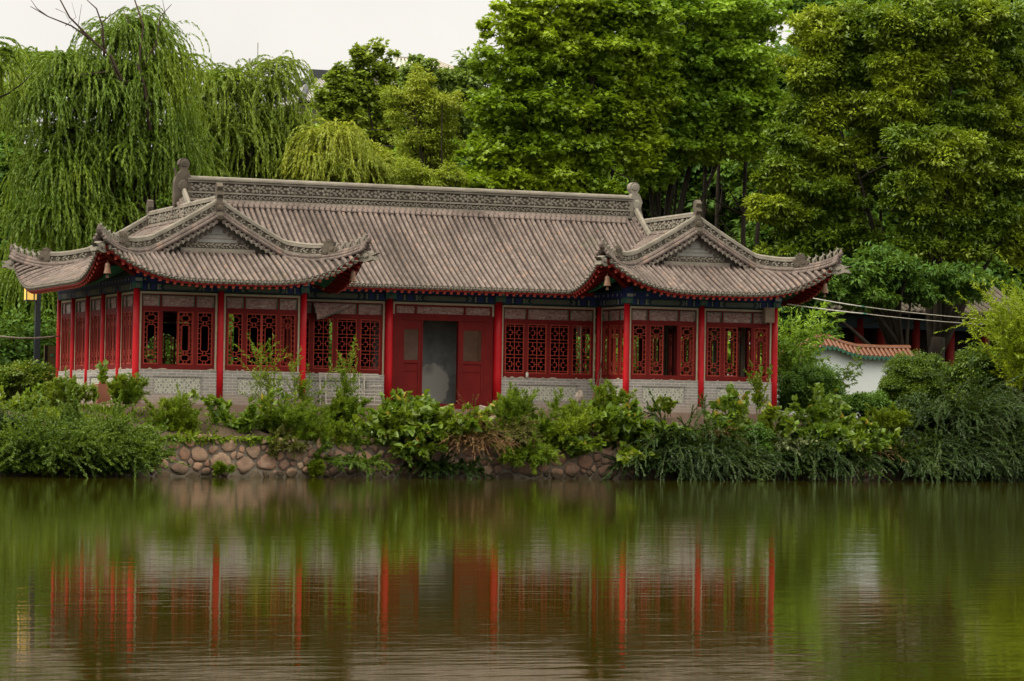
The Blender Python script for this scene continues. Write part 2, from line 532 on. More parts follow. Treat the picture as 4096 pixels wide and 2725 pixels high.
class MB:
    """collects faces and links them as one mesh object"""

    def __init__(self):
        self.v, self.f, self.m, self.uv, self.k = [], [], [], [], 0

    def add(self, vs, fs, uv=None, mi=None):
        o = len(self.v)
        self.v.extend([tuple(float(c) for c in p) for p in vs])
        self.uv.extend(uv if uv is not None else [(0.0, 0.0)]*len(vs))
        for f in fs:
            self.f.append(tuple(i+o for i in f))
            self.m.append(self.k if mi is None else mi)

    def box(self, x0, x1, y0, y1, z0, z1, uvwall=False):
        v = [(x, y, z) for x in (x0, x1) for y in (y0, y1) for z in (z0, z1)]
        f = [(0, 1, 3, 2), (4, 6, 7, 5), (0, 4, 5, 1), (2, 3, 7, 6), (0, 2, 6, 4), (1, 5, 7, 3)]
        uv = [(p[0]+p[1], p[2]) for p in v]
        self.add(v, f, uv)

    def bar(self, p, q, w_, h_, up=(0, 0, 1)):
        p, q = np.asarray(p, float), np.asarray(q, float)
        d = unit(q-p)
        s = unit(np.cross(d, up))
        n = np.cross(s, d)
        v = [b + s*a*w_/2 + n*c*h_/2 for b in (p, q) for a in (-1, 1) for c in (-1, 1)]
        self.add(v, [(0, 1, 3, 2), (4, 6, 7, 5), (0, 4, 5, 1), (2, 3, 7, 6), (0, 2, 6, 4), (1, 5, 7, 3)])

    def tube(self, pts, r, n=8, caps=True, uv=False):
        pts = [np.asarray(p, float) for p in pts]
        r = [r]*len(pts) if isinstance(r, (int, float)) else list(r)
        vs, us = [], []
        ref = None
        L = 0.0
        for i, p in enumerate(pts):
            d = unit((pts[min(i+1, len(pts)-1)]-pts[max(i-1, 0)]))
            if ref is None:
                ref = np.cross(d, (0, 0, 1) if abs(d[2]) < 0.95 else (1, 0, 0))
            a = unit(ref - d*np.dot(ref, d))
            ref = a
            b = np.cross(d, a)
            if i:
                L += np.linalg.norm(p-pts[i-1])
            for k in range(n):
                t = 2*math.pi*k/n
                vs.append(p + (a*math.cos(t)+b*math.sin(t))*r[i])
                us.append((0.5, L))
        fs = [(i*n+k, i*n+(k+1) % n, (i+1)*n+(k+1) % n, (i+1)*n+k) for i in range(len(pts)-1) for k in range(n)]
        if caps:
            fs.append(tuple(range(n))[::-1])
            fs.append(tuple((len(pts)-1)*n+k for k in range(n)))
        self.add(vs, fs, us)

    def lathe(self, c, prof, n=12):
        vs, fs = [], []
        for r, z in prof:
            for k in range(n):
                t = 2*math.pi*k/n
                vs.append((c[0]+r*math.cos(t), c[1]+r*math.sin(t), c[2]+z))
        m = len(prof)
        for i in range(m-1):
            for k in range(n):
                fs.append((i*n+k, i*n+(k+1) % n, (i+1)*n+(k+1) % n, (i+1)*n+k))
        fs.append(tuple(range(n))[::-1])
        fs.append(tuple((m-1)*n+k for k in range(n)))
        self.add(vs, fs)

    def dome(self, c, A, B, ra, rb, h, n=8, rot=0.0):
        """a low dome on the plane spanned by A and B, bulging along A x B"""
        c, A, B = np.asarray(c, float), unit(A), unit(B)
        N = unit(np.cross(A, B))
        if rot:
            A, B = A*math.cos(rot)+B*math.sin(rot), B*math.cos(rot)-A*math.sin(rot)
        vs = []
        for k_, hh in ((1.0, 0.0), (0.8, 0.75)):
            for k in range(n):
                t = 2*math.pi*k/n
                vs.append(c + A*ra*k_*math.cos(t) + B*rb*k_*math.sin(t) + N*h*hh)
        vs.append(c+N*h)
        fs = [(k, (k+1) % n, n+(k+1) % n, n+k) for k in range(n)] + [(n+k, n+(k+1) % n, 2*n) for k in range(n)]
        self.add(vs, fs)

    def prism(self, poly, O, A, B, d):
        """the outline poly (a, b) on the plane O + aA + bB, extruded by the vector d (centred)"""
        O, A, B, d = (np.asarray(x, float) for x in (O, A, B, d))
        n = len(poly)
        vs = [O+A*a+B*b-d/2 for a, b in poly]+[O+A*a+B*b+d/2 for a, b in poly]
        fs = [tuple(range(n))[::-1], tuple(range(n, 2*n))]+[(i, (i+1) % n, n+(i+1) % n, n+i) for i in range(n)]
        self.add(vs, fs)

    def grid(self, P, uv=None, close=False):
        n, m = P.shape[:2]
        fs = [(i*m+j, i*m+j+1, (i+1)*m+j+1, (i+1)*m+j) for i in range(n-1) for j in range(m-1)]
        self.add(P.reshape(-1, 3), fs, None if uv is None else [tuple(x) for x in uv.reshape(-1, 2)])

    def obj(self, name, mats, parent=None, smooth=False):
        me = bpy.data.meshes.new(name)
        me.from_pydata(self.v, [], self.f)
        ul = me.uv_layers.new(name="UVMap")
        idx = np.empty(len(me.loops), np.int32)
        me.loops.foreach_get('vertex_index', idx)
        ul.data.foreach_set('uv', np.asarray(self.uv, np.float32)[idx].ravel())
        for m_ in ([mats] if isinstance(mats, str) else mats):
            me.materials.append(MAT[m_])
        me.polygons.foreach_set('material_index', np.asarray(self.m, np.int32))
        if smooth:
            me.polygons.foreach_set('use_smooth', np.ones(len(me.polygons), bool))
        me.update()
        return link(name, me, parent)


def link(name, me, parent=None):
    o = bpy.data.objects.new(name, me)
    COL.objects.link(o)
    if parent is not None:
        o.parent = parent
    return o


def tag(o, label=None, cat=None, group=None, kind=None):
    for k, v in (('label', label), ('category', cat), ('group', group), ('kind', kind)):
        if v:
            o[k] = v
    return o


def thing(name, label, cat, loc=(0, 0, 0), rz=0.0, group=None):
    o = bpy.data.objects.new(name, None)
    o.empty_display_size = 0.2
    COL.objects.link(o)
    o.location = tuple(float(c) for c in loc)
    o.rotation_euler = (0, 0, rz)
    return tag(o, label, cat, group)


def part_at(o, loc, rz=0.0):
    o.location = tuple(float(c) for c in loc)
    o.rotation_euler = (0, 0, rz)
    return o


def copy_tree(o, parent):
    c = o.copy()
    COL.objects.link(c)
    c.parent = parent
    for ch in [x for x in o.children]:
        copy_tree(ch, c)
    return c


def big_mesh(name, V, F, mat, parent=None, smooth=False):
    """V (n,3), F (k,j) faces of one size: linked as one mesh"""
    me = bpy.data.meshes.new(name)
    k, j = F.shape
    me.vertices.add(len(V))
    me.vertices.foreach_set('co', np.ascontiguousarray(V, np.float32).ravel())
    me.loops.add(k*j)
    me.loops.foreach_set('vertex_index', np.ascontiguousarray(F, np.int32).ravel())
    me.polygons.add(k)
    me.polygons.foreach_set('loop_start', np.arange(0, k*j, j, dtype=np.int32))
    me.polygons.foreach_set('loop_total', np.full(k, j, np.int32))
    if smooth:
        me.polygons.foreach_set('use_smooth', np.ones(k, bool))
    me.materials.append(MAT[mat])
    me.update(calc_edges=True)
    return link(name, me, parent)


# ------------------------------------------------------------------ foliage helpers
def fan(outline, lift=0.0):
    vs = [(0.42, 0.0, -0.06)]+[(x, y, lift*abs(y)) for x, y in outline]
    n = len(outline)
    return np.array(vs), np.array([(0, 1+i, 1+(i+1) % n) for i in range(n)])


def two(wd, fold=0.08):
    return (np.array([(0, 0, 0), (0.42, -wd, fold), (1, 0, -0.08), (0.42, wd, fold)]), np.array([(0, 1, 2), (0, 2, 3)]))


LEAF = {
    'narrow': two(0.15, 0.02),
    'oval': two(0.30),
    'long': two(0.22, 0.07),
    'needle': two(0.11, 0.0),
    'plane': fan([(0, 0.0), (0.10, -0.34), (0.30, -0.26), (0.50, -0.52), (0.62, -0.22), (1.0, 0.0), (0.62, 0.22), (0.50, 0.52), (0.30, 0.26), (0.10, 0.34)], 0.10),
    'mulberry': fan([(0, 0.0), (-0.06, -0.28), (0.25, -0.46), (0.52, -0.34), (1.0, 0.0), (0.52, 0.34), (0.25, 0.46), (-0.06, 0.28)], 0.16),
}


def nrm(a):
    return a/(np.linalg.norm(a, axis=-1, keepdims=True)+1e-9)


def leaf_mesh(name, P, D, N, S, kind, mat, parent):
    T, F = LEAF[kind]
    D = nrm(D)
    B = nrm(np.cross(N, D))
    N = np.cross(D, B)
    S = np.broadcast_to(np.asarray(S, float), (len(P),))[:, None, None]
    V = P[:, None, :] + S*(T[None, :, 0:1]*D[:, None, :]+T[None, :, 1:2]*B[:, None, :]+T[None, :, 2:3]*N[:, None, :])
    n = len(P)
    FF = (F[None]+(np.arange(n)*len(T))[:, None, None]).reshape(-1, 3)
    return big_mesh(name, V.reshape(-1, 3), FF, mat, parent)


def rdir(n, r=R):
    return nrm(r.normal(size=(n, 3)))


def clump_leaves(C, rad, per, size, droop=0.3, shell=0.45, r=R):
    """leaves on and inside ellipsoidal clumps: centres C (n,3), radii rad (n,3)"""
    n = len(C)
    idx = np.repeat(np.arange(n), per)
    g = rdir(len(idx), r)
    g[:, 2] = np.where(g[:, 2] < -0.3, g[:, 2]*0.5, g[:, 2])
    rr = shell+(1-shell)*r.random(len(idx))**0.7
    P = C[idx]+g*rr[:, None]*rad[idx]
    D = nrm(g*V3(1, 1, 0.5)+0.7*rdir(len(idx), r)+V3(0, 0, -droop))
    N = nrm(g*0.6+V3(0, 0, 0.8)+0.55*rdir(len(idx), r))
    S = size*(0.65+0.6*r.random(len(idx)))
    return P, D, N, S


def strands(start, d0, length, m, grav, wob=0.25, r=R):
    n = len(start)
    pts = np.empty((n, m, 3))
    tan = np.empty((n, m, 3))
    p, d = start.copy(), nrm(d0)
    st = (length/(m-1))[:, None]
    for i in range(m):
        pts[:, i] = p
        tan[:, i] = d
        p = p+d*st
        d = nrm(d+V3(0, 0, -1)*grav*st+wob*st*r.normal(size=(n, 3)))
    return pts, tan


def strand_leaves(pts, tan, per, size, spread=0.8, skip=0, hang=0.2, r=R):
    n, m = pts.shape[:2]
    seg = r.random((n, m-1-skip, per, 1))
    a = pts[:, skip:-1, None, :]*(1-seg)+pts[:, skip+1:, None, :]*seg
    t = np.repeat(tan[:, skip:-1, None, :], per, 2)
    P = a.reshape(-1, 3)
    t = t.reshape(-1, 3)
    D = nrm(t+spread*rdir(len(P), r)+V3(0, 0, -hang))
    N = nrm(V3(0, 0, 0.6)+rdir(len(P), r)*0.8)
    return P, D, N, size*(0.6+0.7*r.random(len(P)))


def strand_tubes(name, pts, r0, r1, mat, parent):
    n, m = pts.shape[:2]
    rad = np.linspace(r0, r1, m)[None, :, None]
    A = V3(1, 0, 0)*rad
    offs = [V3(1, 0.2, 0), V3(-0.6, 0.8, 0.2), V3(-0.5, -0.9, -0.2)]
    V = np.stack([pts+rad*o for o in offs], 2)          # n,m,3,3
    b = (np.arange(n)*m*3)[:, None, None]+(np.arange(m-1)*3)[None, :, None]
    k = np.arange(3)[None, None, :]
    k2 = (k+1) % 3
    F = np.stack([b+k, b+k2, b+3+k2, b+3+k], -1).reshape(-1, 4)
    return big_mesh(name, V.reshape(-1, 3), F, mat, parent, True)


def EL(px, py, rx, rz, Y, dep=None):
    """an ellipsoid that the photo shows at (px, py) with half sizes rx, rz, standing at depth Y"""
    c = at(px, py, Y)
    s = ppm(c)
    return c, V3(rx/s, dep if dep else 0.8*rx/s, rz/s)


def limb_path(a, b, n=6, bend=0.12, sag=0.0):
    a, b = np.asarray(a, float), np.asarray(b, float)
    L = np.linalg.norm(b-a)
    w1 = R.normal(size=3)*bend*L
    return [a+(b-a)*t+w1*math.sin(math.pi*t)*0.6+V3(0, 0, 1)*sag*L*math.sin(math.pi*t) for t in np.linspace(0, 1, n)]


def woody(parent, base, fork, targets, r0, bark='bark', twigs=0):
    mb = MB()
    base, fork = np.asarray(base, float), np.asarray(fork, float)
    mb.tube(limb_path(base, fork, 7, 0.03), list(np.linspace(r0, r0*0.72, 7)), 8)
    for t in targets:
        t = np.asarray(t, float)
        k = R.random()*0.45+0.5
        st = base+(fork-base)*k
        L = np.linalg.norm(t-st)
        rr = r0*0.5*min(1.0, 0.35+L/12)
        pth = limb_path(st, t, 6, 0.07, 0.06)
        mb.tube(pth, list(np.linspace(rr, 0.02, 6)), 6)
        for q in range(twigs):
            i = random.randint(2, 4)
            e_ = pth[i]+rdir(1)[0]*V3(1, 1, 0.7)*L*0.25
            mb.tube(limb_path(pth[i], e_, 4, 0.1), list(np.linspace(rr*0.35, 0.012, 4)), 5)
    return mb.obj('trunk', bark, parent, True)


GZ = 1.7      # ground level behind the bank


def broad_tree(label, env, base_px, Y, leafm, kind, size, clump=1.0, nper=170, dens=1.0, r0=0.22, forkz=0.35, seed=1, name='broadleaf_tree', cat='tree',
               group=None, droop=0.3, flat=0.7, shell=0.45, base=None, twigs=1, bark='bark', loose=0.35, limbs=26):
    r = np.random.default_rng(seed)
    C, RD, LO = [], [], []
    for (px, py, rx, rz, *o) in env:
        c, rad = EL(px, py, rx, rz, Y+(o[0] if o else 0))
        area = (rad[0]*rad[2]*rad[1])**(2/3)*4*math.pi
        n = max(3, int(area/(clump**2)*0.55*dens))
        g = rdir(n, r)
        rr = (0.40+0.75*r.random(n))[:, None]
        C.append(c+g*rr*rad)
        k = clump*(0.35+1.0*r.random(n)**1.5)[:, None]*np.where(rr > 0.92, 0.62, 1.0)
        RD.append(np.concatenate([k*(0.8+0.5*r.random((n, 1))), k*(0.8+0.5*r.random((n, 1))), k*flat], 1))
        ns = int(n*0.3)                       # sprigs that break the outline
        g = rdir(ns, r)
        g[:, 2] = np.abs(g[:, 2])*0.8-0.25
        C.append(c+nrm(g)*(1.02+0.33*r.random(ns))[:, None]*rad)
        k = clump*(0.28+0.35*r.random(ns))[:, None]
        RD.append(np.concatenate([k*1.2, k*1.2, k*0.9], 1))
        m = int(n*nper*loose)
        g = rdir(m, r)
        LO.append(c+g*(0.45+0.62*r.random(m)**0.8)[:, None]*rad)
    C, RD, LO = np.concatenate(C), np.concatenate(RD), np.concatenate(LO)
    b = base if base is not None else V3(at(base_px, 900, Y)[0], Y, GZ-0.3)
    top = C[:, 2].max()
    root = thing(name, label, cat, b, 0, group)
    off = np.asarray(b, float)
    fork = V3(b[0]+r.normal()*0.3, b[1], b[2]+(top-b[2])*forkz)
    pick = r.choice(len(C), min(len(C), limbs), replace=False)
    tr = woody(root, off-off, fork-off, [C[i]-off for i in pick], r0, bark, twigs)
    P, D, N, S = clump_leaves(C-off, RD, nper, size, droop, shell, r)
    q = LO-off
    d2 = nrm(rdir(len(q), r)*V3(1, 1, 0.5)+V3(0, 0, -droop))
    n2 = nrm(V3(0, 0, 0.8)+0.7*rdir(len(q), r))
    P, D, N = np.concatenate([P, q]), np.concatenate([D, d2]), np.concatenate([N, n2])
    S = np.concatenate([S, size*(0.6+0.6*r.random(len(q)))])
    leaf_mesh('crown', P, D, N, S, kind, leafm, root)
    return root


def willow_tree(label, env, base_px, Y, leafm, seed=1, dens=1.0, length=(2.0, 4.5), leaf=0.15, r0=0.35, group=None, name='willow_tree', mound=1.1, per=2, base=None, fork=0.45, bark='bark'):
    r = np.random.default_rng(seed)
    MC = []
    for (px, py, rx, rz, *o) in env:
        c, rad = EL(px, py, rx, rz, Y+(o[0] if o else 0))
        n = max(2, int((rad[0]*rad[2])/(mound**2)*1.5*dens))
        g = rdir(n, r)
        MC.append(c+g*rad*(0.35+0.6*r.random(n))[:, None])
    MC = np.concatenate(MC)
    b = base if base is not None else V3(at(base_px, 900, Y)[0], Y, GZ-0.3)
    off = np.asarray(b, float)
    root = thing(name, label, 'tree', b, 0, group)
    top = MC[:, 2].max()
    fk = V3(b[0], b[1], b[2]+(top-b[2])*fork)
    pick = r.choice(len(MC), min(len(MC), 22), replace=False)
    woody(root, off-off, fk-off, [MC[i]-off for i in pick], r0, bark, 1)
    ns = 50
    idx = np.repeat(np.arange(len(MC)), ns)
    az = r.random(len(idx))*2*math.pi
    st = MC[idx]-off+r.normal(size=(len(idx), 3))*V3(0.28, 0.28, 0.2)*mound
    d0 = np.stack([np.cos(az), np.sin(az), 0.35+0.7*r.random(len(idx))], 1)
    ln = length[0]+(length[1]-length[0])*r.random(len(MC))[idx]*(0.6+0.4*r.random(len(idx)))
    zmax = (MC[idx][:, 2]-0.4)
    ln = np.minimum(ln, np.maximum(zmax-off[2]+0.3, 0.8))
    pts, tan = strands(st, d0, ln, 15, 1.5/mound, 0.16, r)
    P, D, N, S = strand_leaves(pts, tan, per*3, leaf, 0.5, 0, 0.35, r)
    leaf_mesh('crown', P, D, N, S, 'narrow', leafm, root)
    return root


def bush(label, env, Y, leafm, kind, size, nper=120, clump=0.3, seed=1, name='shrub', cat='shrub', group=None, droop=0.2, flat=0.9, dens=1.0, base=None, stemm='stem'):
    r = np.random.default_rng(seed)
    C, RD = [], []
    for (px, py, rx, rz, *o) in env:
        c, rad = EL(px, py, rx, rz, Y+(o[0] if o else 0))
        area = (rad[0]*rad[2]*rad[1])**(2/3)*4*math.pi
        n = max(4, int(area/(clump**2)*0.6*dens))
        g = rdir(n, r)
        C.append(c+g*(0.4+0.55*r.random(n))[:, None]*rad)
        k = clump*(0.6+0.7*r.random(n))[:, None]
        RD.append(np.concatenate([k, k, k*flat], 1))
    C, RD = np.concatenate(C), np.concatenate(RD)
    if base is None:
        low = C[:, 2].argmin()
        base = V3(C[:, 0].mean(), C[:, 1].mean()+0.2, max(0.1, C[low, 2]-0.15))
    root = thing(name, label, cat, base, 0, group)
    mb = MB()
    for i in r.choice(len(C), min(len(C), 20), replace=False):
        mb.tube(limb_path((r.normal()*0.08, r.normal()*0.08, 0), C[i]-base, 5, 0.08, 0.05), [0.022, 0.018, 0.014, 0.01, 0.005], 5)
    mb.obj('stem', stemm, root, True)
    P, D, N, S = clump_leaves(C-base, RD, nper, size, droop, 0.3, r)
    keep = P[:, 2]+base[2] > 0.03
    leaf_mesh('foliage', P[keep], D[keep], N[keep], S[keep], kind, leafm, root)
    return root


def spray(label, base, n, length, spread, grav, per, leaf, kind, leafm, seed=1, name='weed', cat='plant', group=None, m=10, lean=(0, 0), up=1.0, lspread=0.9, foot=0.15, skip=1,
          hang=0.1, r0=0.009, second=0, stemm='stem'):
    """a plant of arching stems from one foot, leafy along their length"""
    r = np.random.default_rng(seed)
    base = np.asarray(base, float)
    root = thing(name, label, cat, base, 0, group)
    az = r.random(n)*2*math.pi
    st = np.stack([r.normal(size=n)*foot, r.normal(size=n)*foot*0.7, np.zeros(n)], 1)
    k = spread*(0.25+0.9*r.random(n))
    d0 = np.stack([np.cos(az)*k+lean[0], np.sin(az)*k*0.8+lean[1], np.full(n, up)], 1)
    ln = length*(0.55+0.5*r.random(n))
    pts, tan = strands(st, d0, ln, m, grav, 0.25, r)
    strand_tubes('stem', pts, r0, 0.003, stemm, root)
    if second:
        i = r.integers(0, n, second*n)
        j = r.integers(2, m-1, second*n)
        s2 = pts[i, j]
        d2 = nrm(tan[i, j]+0.9*rdir(second*n, r))
        p2, t2 = strands(s2, d2, ln[i]*0.28*(0.5+r.random(second*n)), 6, grav*0.6, 0.3, r)
        A = strand_leaves(p2, t2, per, leaf, lspread, 0, hang, r)
        B = strand_leaves(pts, tan, per, leaf, lspread, skip, hang, r)
        P, D, N, S = (np.concatenate(x) for x in zip(A, B))
    else:
        P, D, N, S = strand_leaves(pts, tan, per, leaf, lspread, skip, hang, r)
    keep = P[:, 2]+base[2] > 0.03
    leaf_mesh('foliage', P[keep], D[keep], N[keep], S[keep], kind, leafm, root)
    return root
# ==PART2==

# ------------------------------------------------------------------ the pavilion
ZB, ZD, ZT = 2.0, 2.98, 5.25          # top of the plinth, top of the brick dado, top of the columns
A_, DB, REC = 2.5, 2.03, 2.18        # wing bay, side bay, set-back of the hall
HB, HM = 3.373, 3.544                 # side and middle bay of the hall
XR = 2*A_+2*HB+HM                     # left front corner of the right-hand wing
WD = 5*DB                             # depth of a wing
YB = WD-REC                           # back wall of the hall
pav = thing('pavilion', 'long red columned lakeside pavilion with grey tiled roofs and two gabled wings', 'pavilion', (0, 0, ZB))
PZ = V3(0, 0, -ZB)


def P_(o, loc=(0, 0, 0), rz=0.0):
    o.location = (loc[0], loc[1], loc[2]-ZB)
    o.rotation_euler = (0, 0, rz)
    return o


# ---- relief work on ridges and gables
def flower(mb, c, A, B, r, r0=0.0):
    A, B = unit(A), unit(B)
    for k in range(5):
        t = r0+2*math.pi*k/5+math.pi/2
        mb.dome(c+(A*math.cos(t)+B*math.sin(t))*r*0.58, A, B, r*0.42, r*0.36, r*0.3, 7, t)
    k0 = mb.k
    mb.k = 1  # dark boss coloured like a shaded hole
    mb.dome(c+unit(np.cross(A, B))*r*0.1, A, B, r*0.26, r*0.26, r*0.12, 6)
    mb.k = k0


def scroll(mb, c, A, B, w_, h_):
    A, B = unit(A), unit(B)
    for a, b, ra, rb, ro in ((-0.32, 0.1, 0.24, 0.13, 0.6), (0.02, -0.12, 0.26, 0.12, -0.5), (0.34, 0.12, 0.2, 0.12, 0.7), (-0.1, 0.3, 0.18, 0.1, 0.1), (0.2, -0.33, 0.2, 0.08, 0.1), (-0.36, -0.3, 0.14, 0.09, -0.3)):
        mb.dome(c+A*a*w_+B*b*h_, A, B, ra*w_, rb*h_*1.5, 0.035, 7, ro)


def carved_ridge(name, path, h, th, parent, step=0.36, base=True, both=True, cap=0.06):
    """a wall of carved tiles along a path, with a round cap and tube courses at its foot"""
    mb = MB()
    path = np.asarray(path, float)
    seg = np.linalg.norm(np.diff(path, axis=0), axis=1)
    s = np.concatenate([[0], np.cumsum(seg)])
    Z = V3(0, 0, 1)

    def pt(q):
        return V3(*[np.interp(q, s, path[:, i]) for i in range(3)])

    def dr(q):
        return unit(pt(min(q+0.05, s[-1]))-pt(max(q-0.05, 0)))
    n = max(2, int(s[-1]/0.2))
    qs = np.linspace(0, s[-1], n)
    pts = [pt(q) for q in qs]
    side = [unit(np.cross(dr(q), Z)) for q in qs]
    for k, (lo, hi, t_) in ((1, (0.0, h, th*0.5)), (0, (0.0, 0.07, th)), (0, (h-0.07, h, th))):
        mb.k = k
        vs = []
        for p, sd in zip(pts, side):
            vs += [p-sd*t_/2+Z*lo, p+sd*t_/2+Z*lo, p+sd*t_/2+Z*hi, p-sd*t_/2+Z*hi]
        fs = [(4*i+a, 4*i+(a+1) % 4, 4*i+4+(a+1) % 4, 4*i+4+a) for i in range(n-1) for a in range(4)]
        fs += [(0, 1, 2, 3), (4*n-1, 4*n-2, 4*n-3, 4*n-4)]
        mb.add(vs, fs)
    mb.k = 0
    mb.tube([p+Z*(h+cap*0.4) for p in pts], cap, 8)
    if base:
        mb.k = 2
        for q in (-1, 1):
            mb.tube([p+sd*q*(th*0.5+0.02)-Z*0.03 for p, sd in zip(pts, side)], 0.065, 8, True)
            mb.tube([p+sd*q*(th*0.5+0.10)-Z*0.13 for p, sd in zip(pts, side)], 0.06, 8, True)
    mb.k = 0
    hh = h-0.14
    m = max(1, int(s[-1]/step))
    for i in range(m):
        q = (i+0.5)*s[-1]/m
        p, d = pt(q), dr(q)
        sd = unit(np.cross(d, Z))
        for f in ((-1, 1) if both else (1,)):
            c = p+sd*f*(th*0.25+0.002)+Z*(0.07+hh/2)
            Aa = d*f
            Bb = unit(np.cross(sd*f, Aa))
            if i % 2 == 0:
                flower(mb, c, Aa, Bb, hh*0.55, i)
            else:
                scroll(mb, c, Aa, Bb, step*0.95, hh)
    return mb.obj(name, ['stone_carve', 'recess', 'tile_grey'], parent, False)


def beast(mb, c, d, s):
    """crouching ridge beast with raised mane, facing along d"""
    d = unit(d)
    S = unit(np.cross(d, (0, 0, 1)))
    Z = V3(0, 0, 1)
    prof = [(-0.5, 0), (0.45, 0), (0.5, 0.25), (0.72, 0.42), (0.62, 0.62), (0.40, 0.66), (0.46, 0.95), (0.26, 0.78), (0.22, 1.15), (0.06, 0.82), (-0.06, 1.2), (-0.14, 0.8), (-0.34, 1.05), (-0.32, 0.66), (-0.55, 0.7), (-0.44, 0.4)]
    mb.prism([(a*s, b*s) for a, b in prof], c, d, Z, S*s*0.42)
    for q in (-1, 1):
        mb.dome(c+d*0.28*s+Z*0.45*s+S*q*0.2*s, d*q, Z, 0.2*s, 0.18*s, 0.08*s, 7)
        mb.dome(c-d*0.2*s+Z*0.25*s+S*q*0.2*s, d*q, Z, 0.24*s, 0.2*s, 0.09*s, 7)
        mb.tube([c+d*0.3*s+S*q*0.12*s+Z*0.7*s, c+d*0.1*s+S*q*0.2*s+Z*1.0*s, c-d*0.2*s+S*q*0.22*s+Z*1.12*s], [0.05*s, 0.04*s, 0.02*s], 5)


def figure(mb, c, d, s):
    """small seated animal on a hip ridge"""
    d = unit(d)
    Z = V3(0, 0, 1)
    S = unit(np.cross(d, Z))
    mb.tube([c-d*0.22*s, c-d*0.16*s+Z*0.35*s, c+d*0.05*s+Z*0.62*s, c+d*0.16*s+Z*0.86*s], [0.2*s, 0.22*s, 0.17*s, 0.12*s], 7)
    mb.tube([c+d*0.12*s+Z*0.86*s, c+d*0.38*s+Z*0.84*s], [0.15*s, 0.07*s], 6)
    for q in (-1, 1):
        mb.tube([c+d*0.22*s+S*q*0.09*s, c+d*0.14*s+S*q*0.09*s+Z*0.5*s], [0.06*s, 0.07*s], 5)
        mb.tube([c+d*0.08*s+S*q*0.08*s+Z*0.95*s, c+d*0.04*s+S*q*0.1*s+Z*1.15*s], [0.05*s, 0.015*s], 4)
    mb.tube([c-d*0.28*s+Z*0.1*s, c-d*0.42*s+Z*0.4*s, c-d*0.32*s+Z*0.7*s], [0.06*s, 0.05*s, 0.03*s], 5)


TR = 0.056
RS = 0.175


def tile_row(mb, pts, side, row, cap=True):
    """a row of round cover tiles up a slope, its end tile at the eave and the drip tile beside it"""
    pts = np.asarray(pts, float)
    n = len(pts)
    tan = np.gradient(pts, axis=0)
    tan = nrm(tan)
    side = unit(side)
    N = nrm(np.cross(np.broadcast_to(side, tan.shape), tan))
    N = np.where(N[:, 2:3] < 0, -N, N)
    L = np.concatenate([[0], np.cumsum(np.linalg.norm(np.diff(pts, axis=0), axis=1))])
    th = np.linspace(-0.15, math.pi+0.15, 7)
    G = np.stack([pts+side*TR*math.cos(t)+N*(TR*math.sin(t)+0.012) for t in th], 1)
    uv = np.stack([np.full((n, 7), row+0.5), np.repeat(L[:, None], 7, 1)], -1)
    mb.k = 0
    G = G+R.normal(size=(1, 1, 3))*V3(0.006, 0.006, 0.007)+np.cumsum(R.normal(size=(n, 1, 3)), 0)*V3(0.0022, 0.0022, 0.0022)
    mb.grid(G, uv)
    if cap:
        o = -tan[0]
        mb.k = 1
        c = pts[0]+N[0]*0.015+o*0.012
        mb.prism([(0.066*math.cos(a), 0.066*math.sin(a)) for a in np.linspace(0, 2*math.pi, 9)[:-1]], c, side, N[0], o*0.03)
        mb.k = 2
        Aa = side if np.dot(np.cross(side, N[0]), o) > 0 else -side
        mb.dome(c+o*0.017, Aa, N[0], 0.04, 0.04, 0.012, 7)
        c2 = pts[0]+side*RS/2+o*0.01-N[0]*0.03
        mb.prism([(-0.08, 0.05), (0.08, 0.05), (0.072, -0.035), (0.0, -0.11), (-0.072, -0.035)], c2, side, N[0]*0.9+o*0.3, o*0.014)


# ---- wing roofs: hipped below, gabled above
EX = 1.42                # eave overhang
U_, V0, V1, G_ = A_+EX, -EX, WD+0.4, 1.87
ZE0 = 5.49
LIFT, G2, RL = 1.06, 2.35, 3.4


def zs(d):
    return 7.56-0.637*d+0.0298*d*d


def lift(t, dc):
    return LIFT*np.maximum(0, 1-t/G2)**2.1*np.maximum(0, 1-np.maximum(dc, 0)/RL)**2.8


def wing_z(u, v):
    ts, tf = U_-abs(u), min(v-V0, V1-v)
    if tf < G_ and tf < ts:
        return zs(U_-tf)+lift(tf, ts-tf)
    return zs(abs(u))+lift(ts, tf-ts)


ME0, MRY, MRZ = 1.0, WD/2, 8.30       # main roof: eave line, ridge line, ridge height


def main_z(y):
    d = abs(y-MRY)
    k = MRY-ME0
    return MRZ-0.78*d+(5.65-MRZ+0.78*k)/k**2*d*d


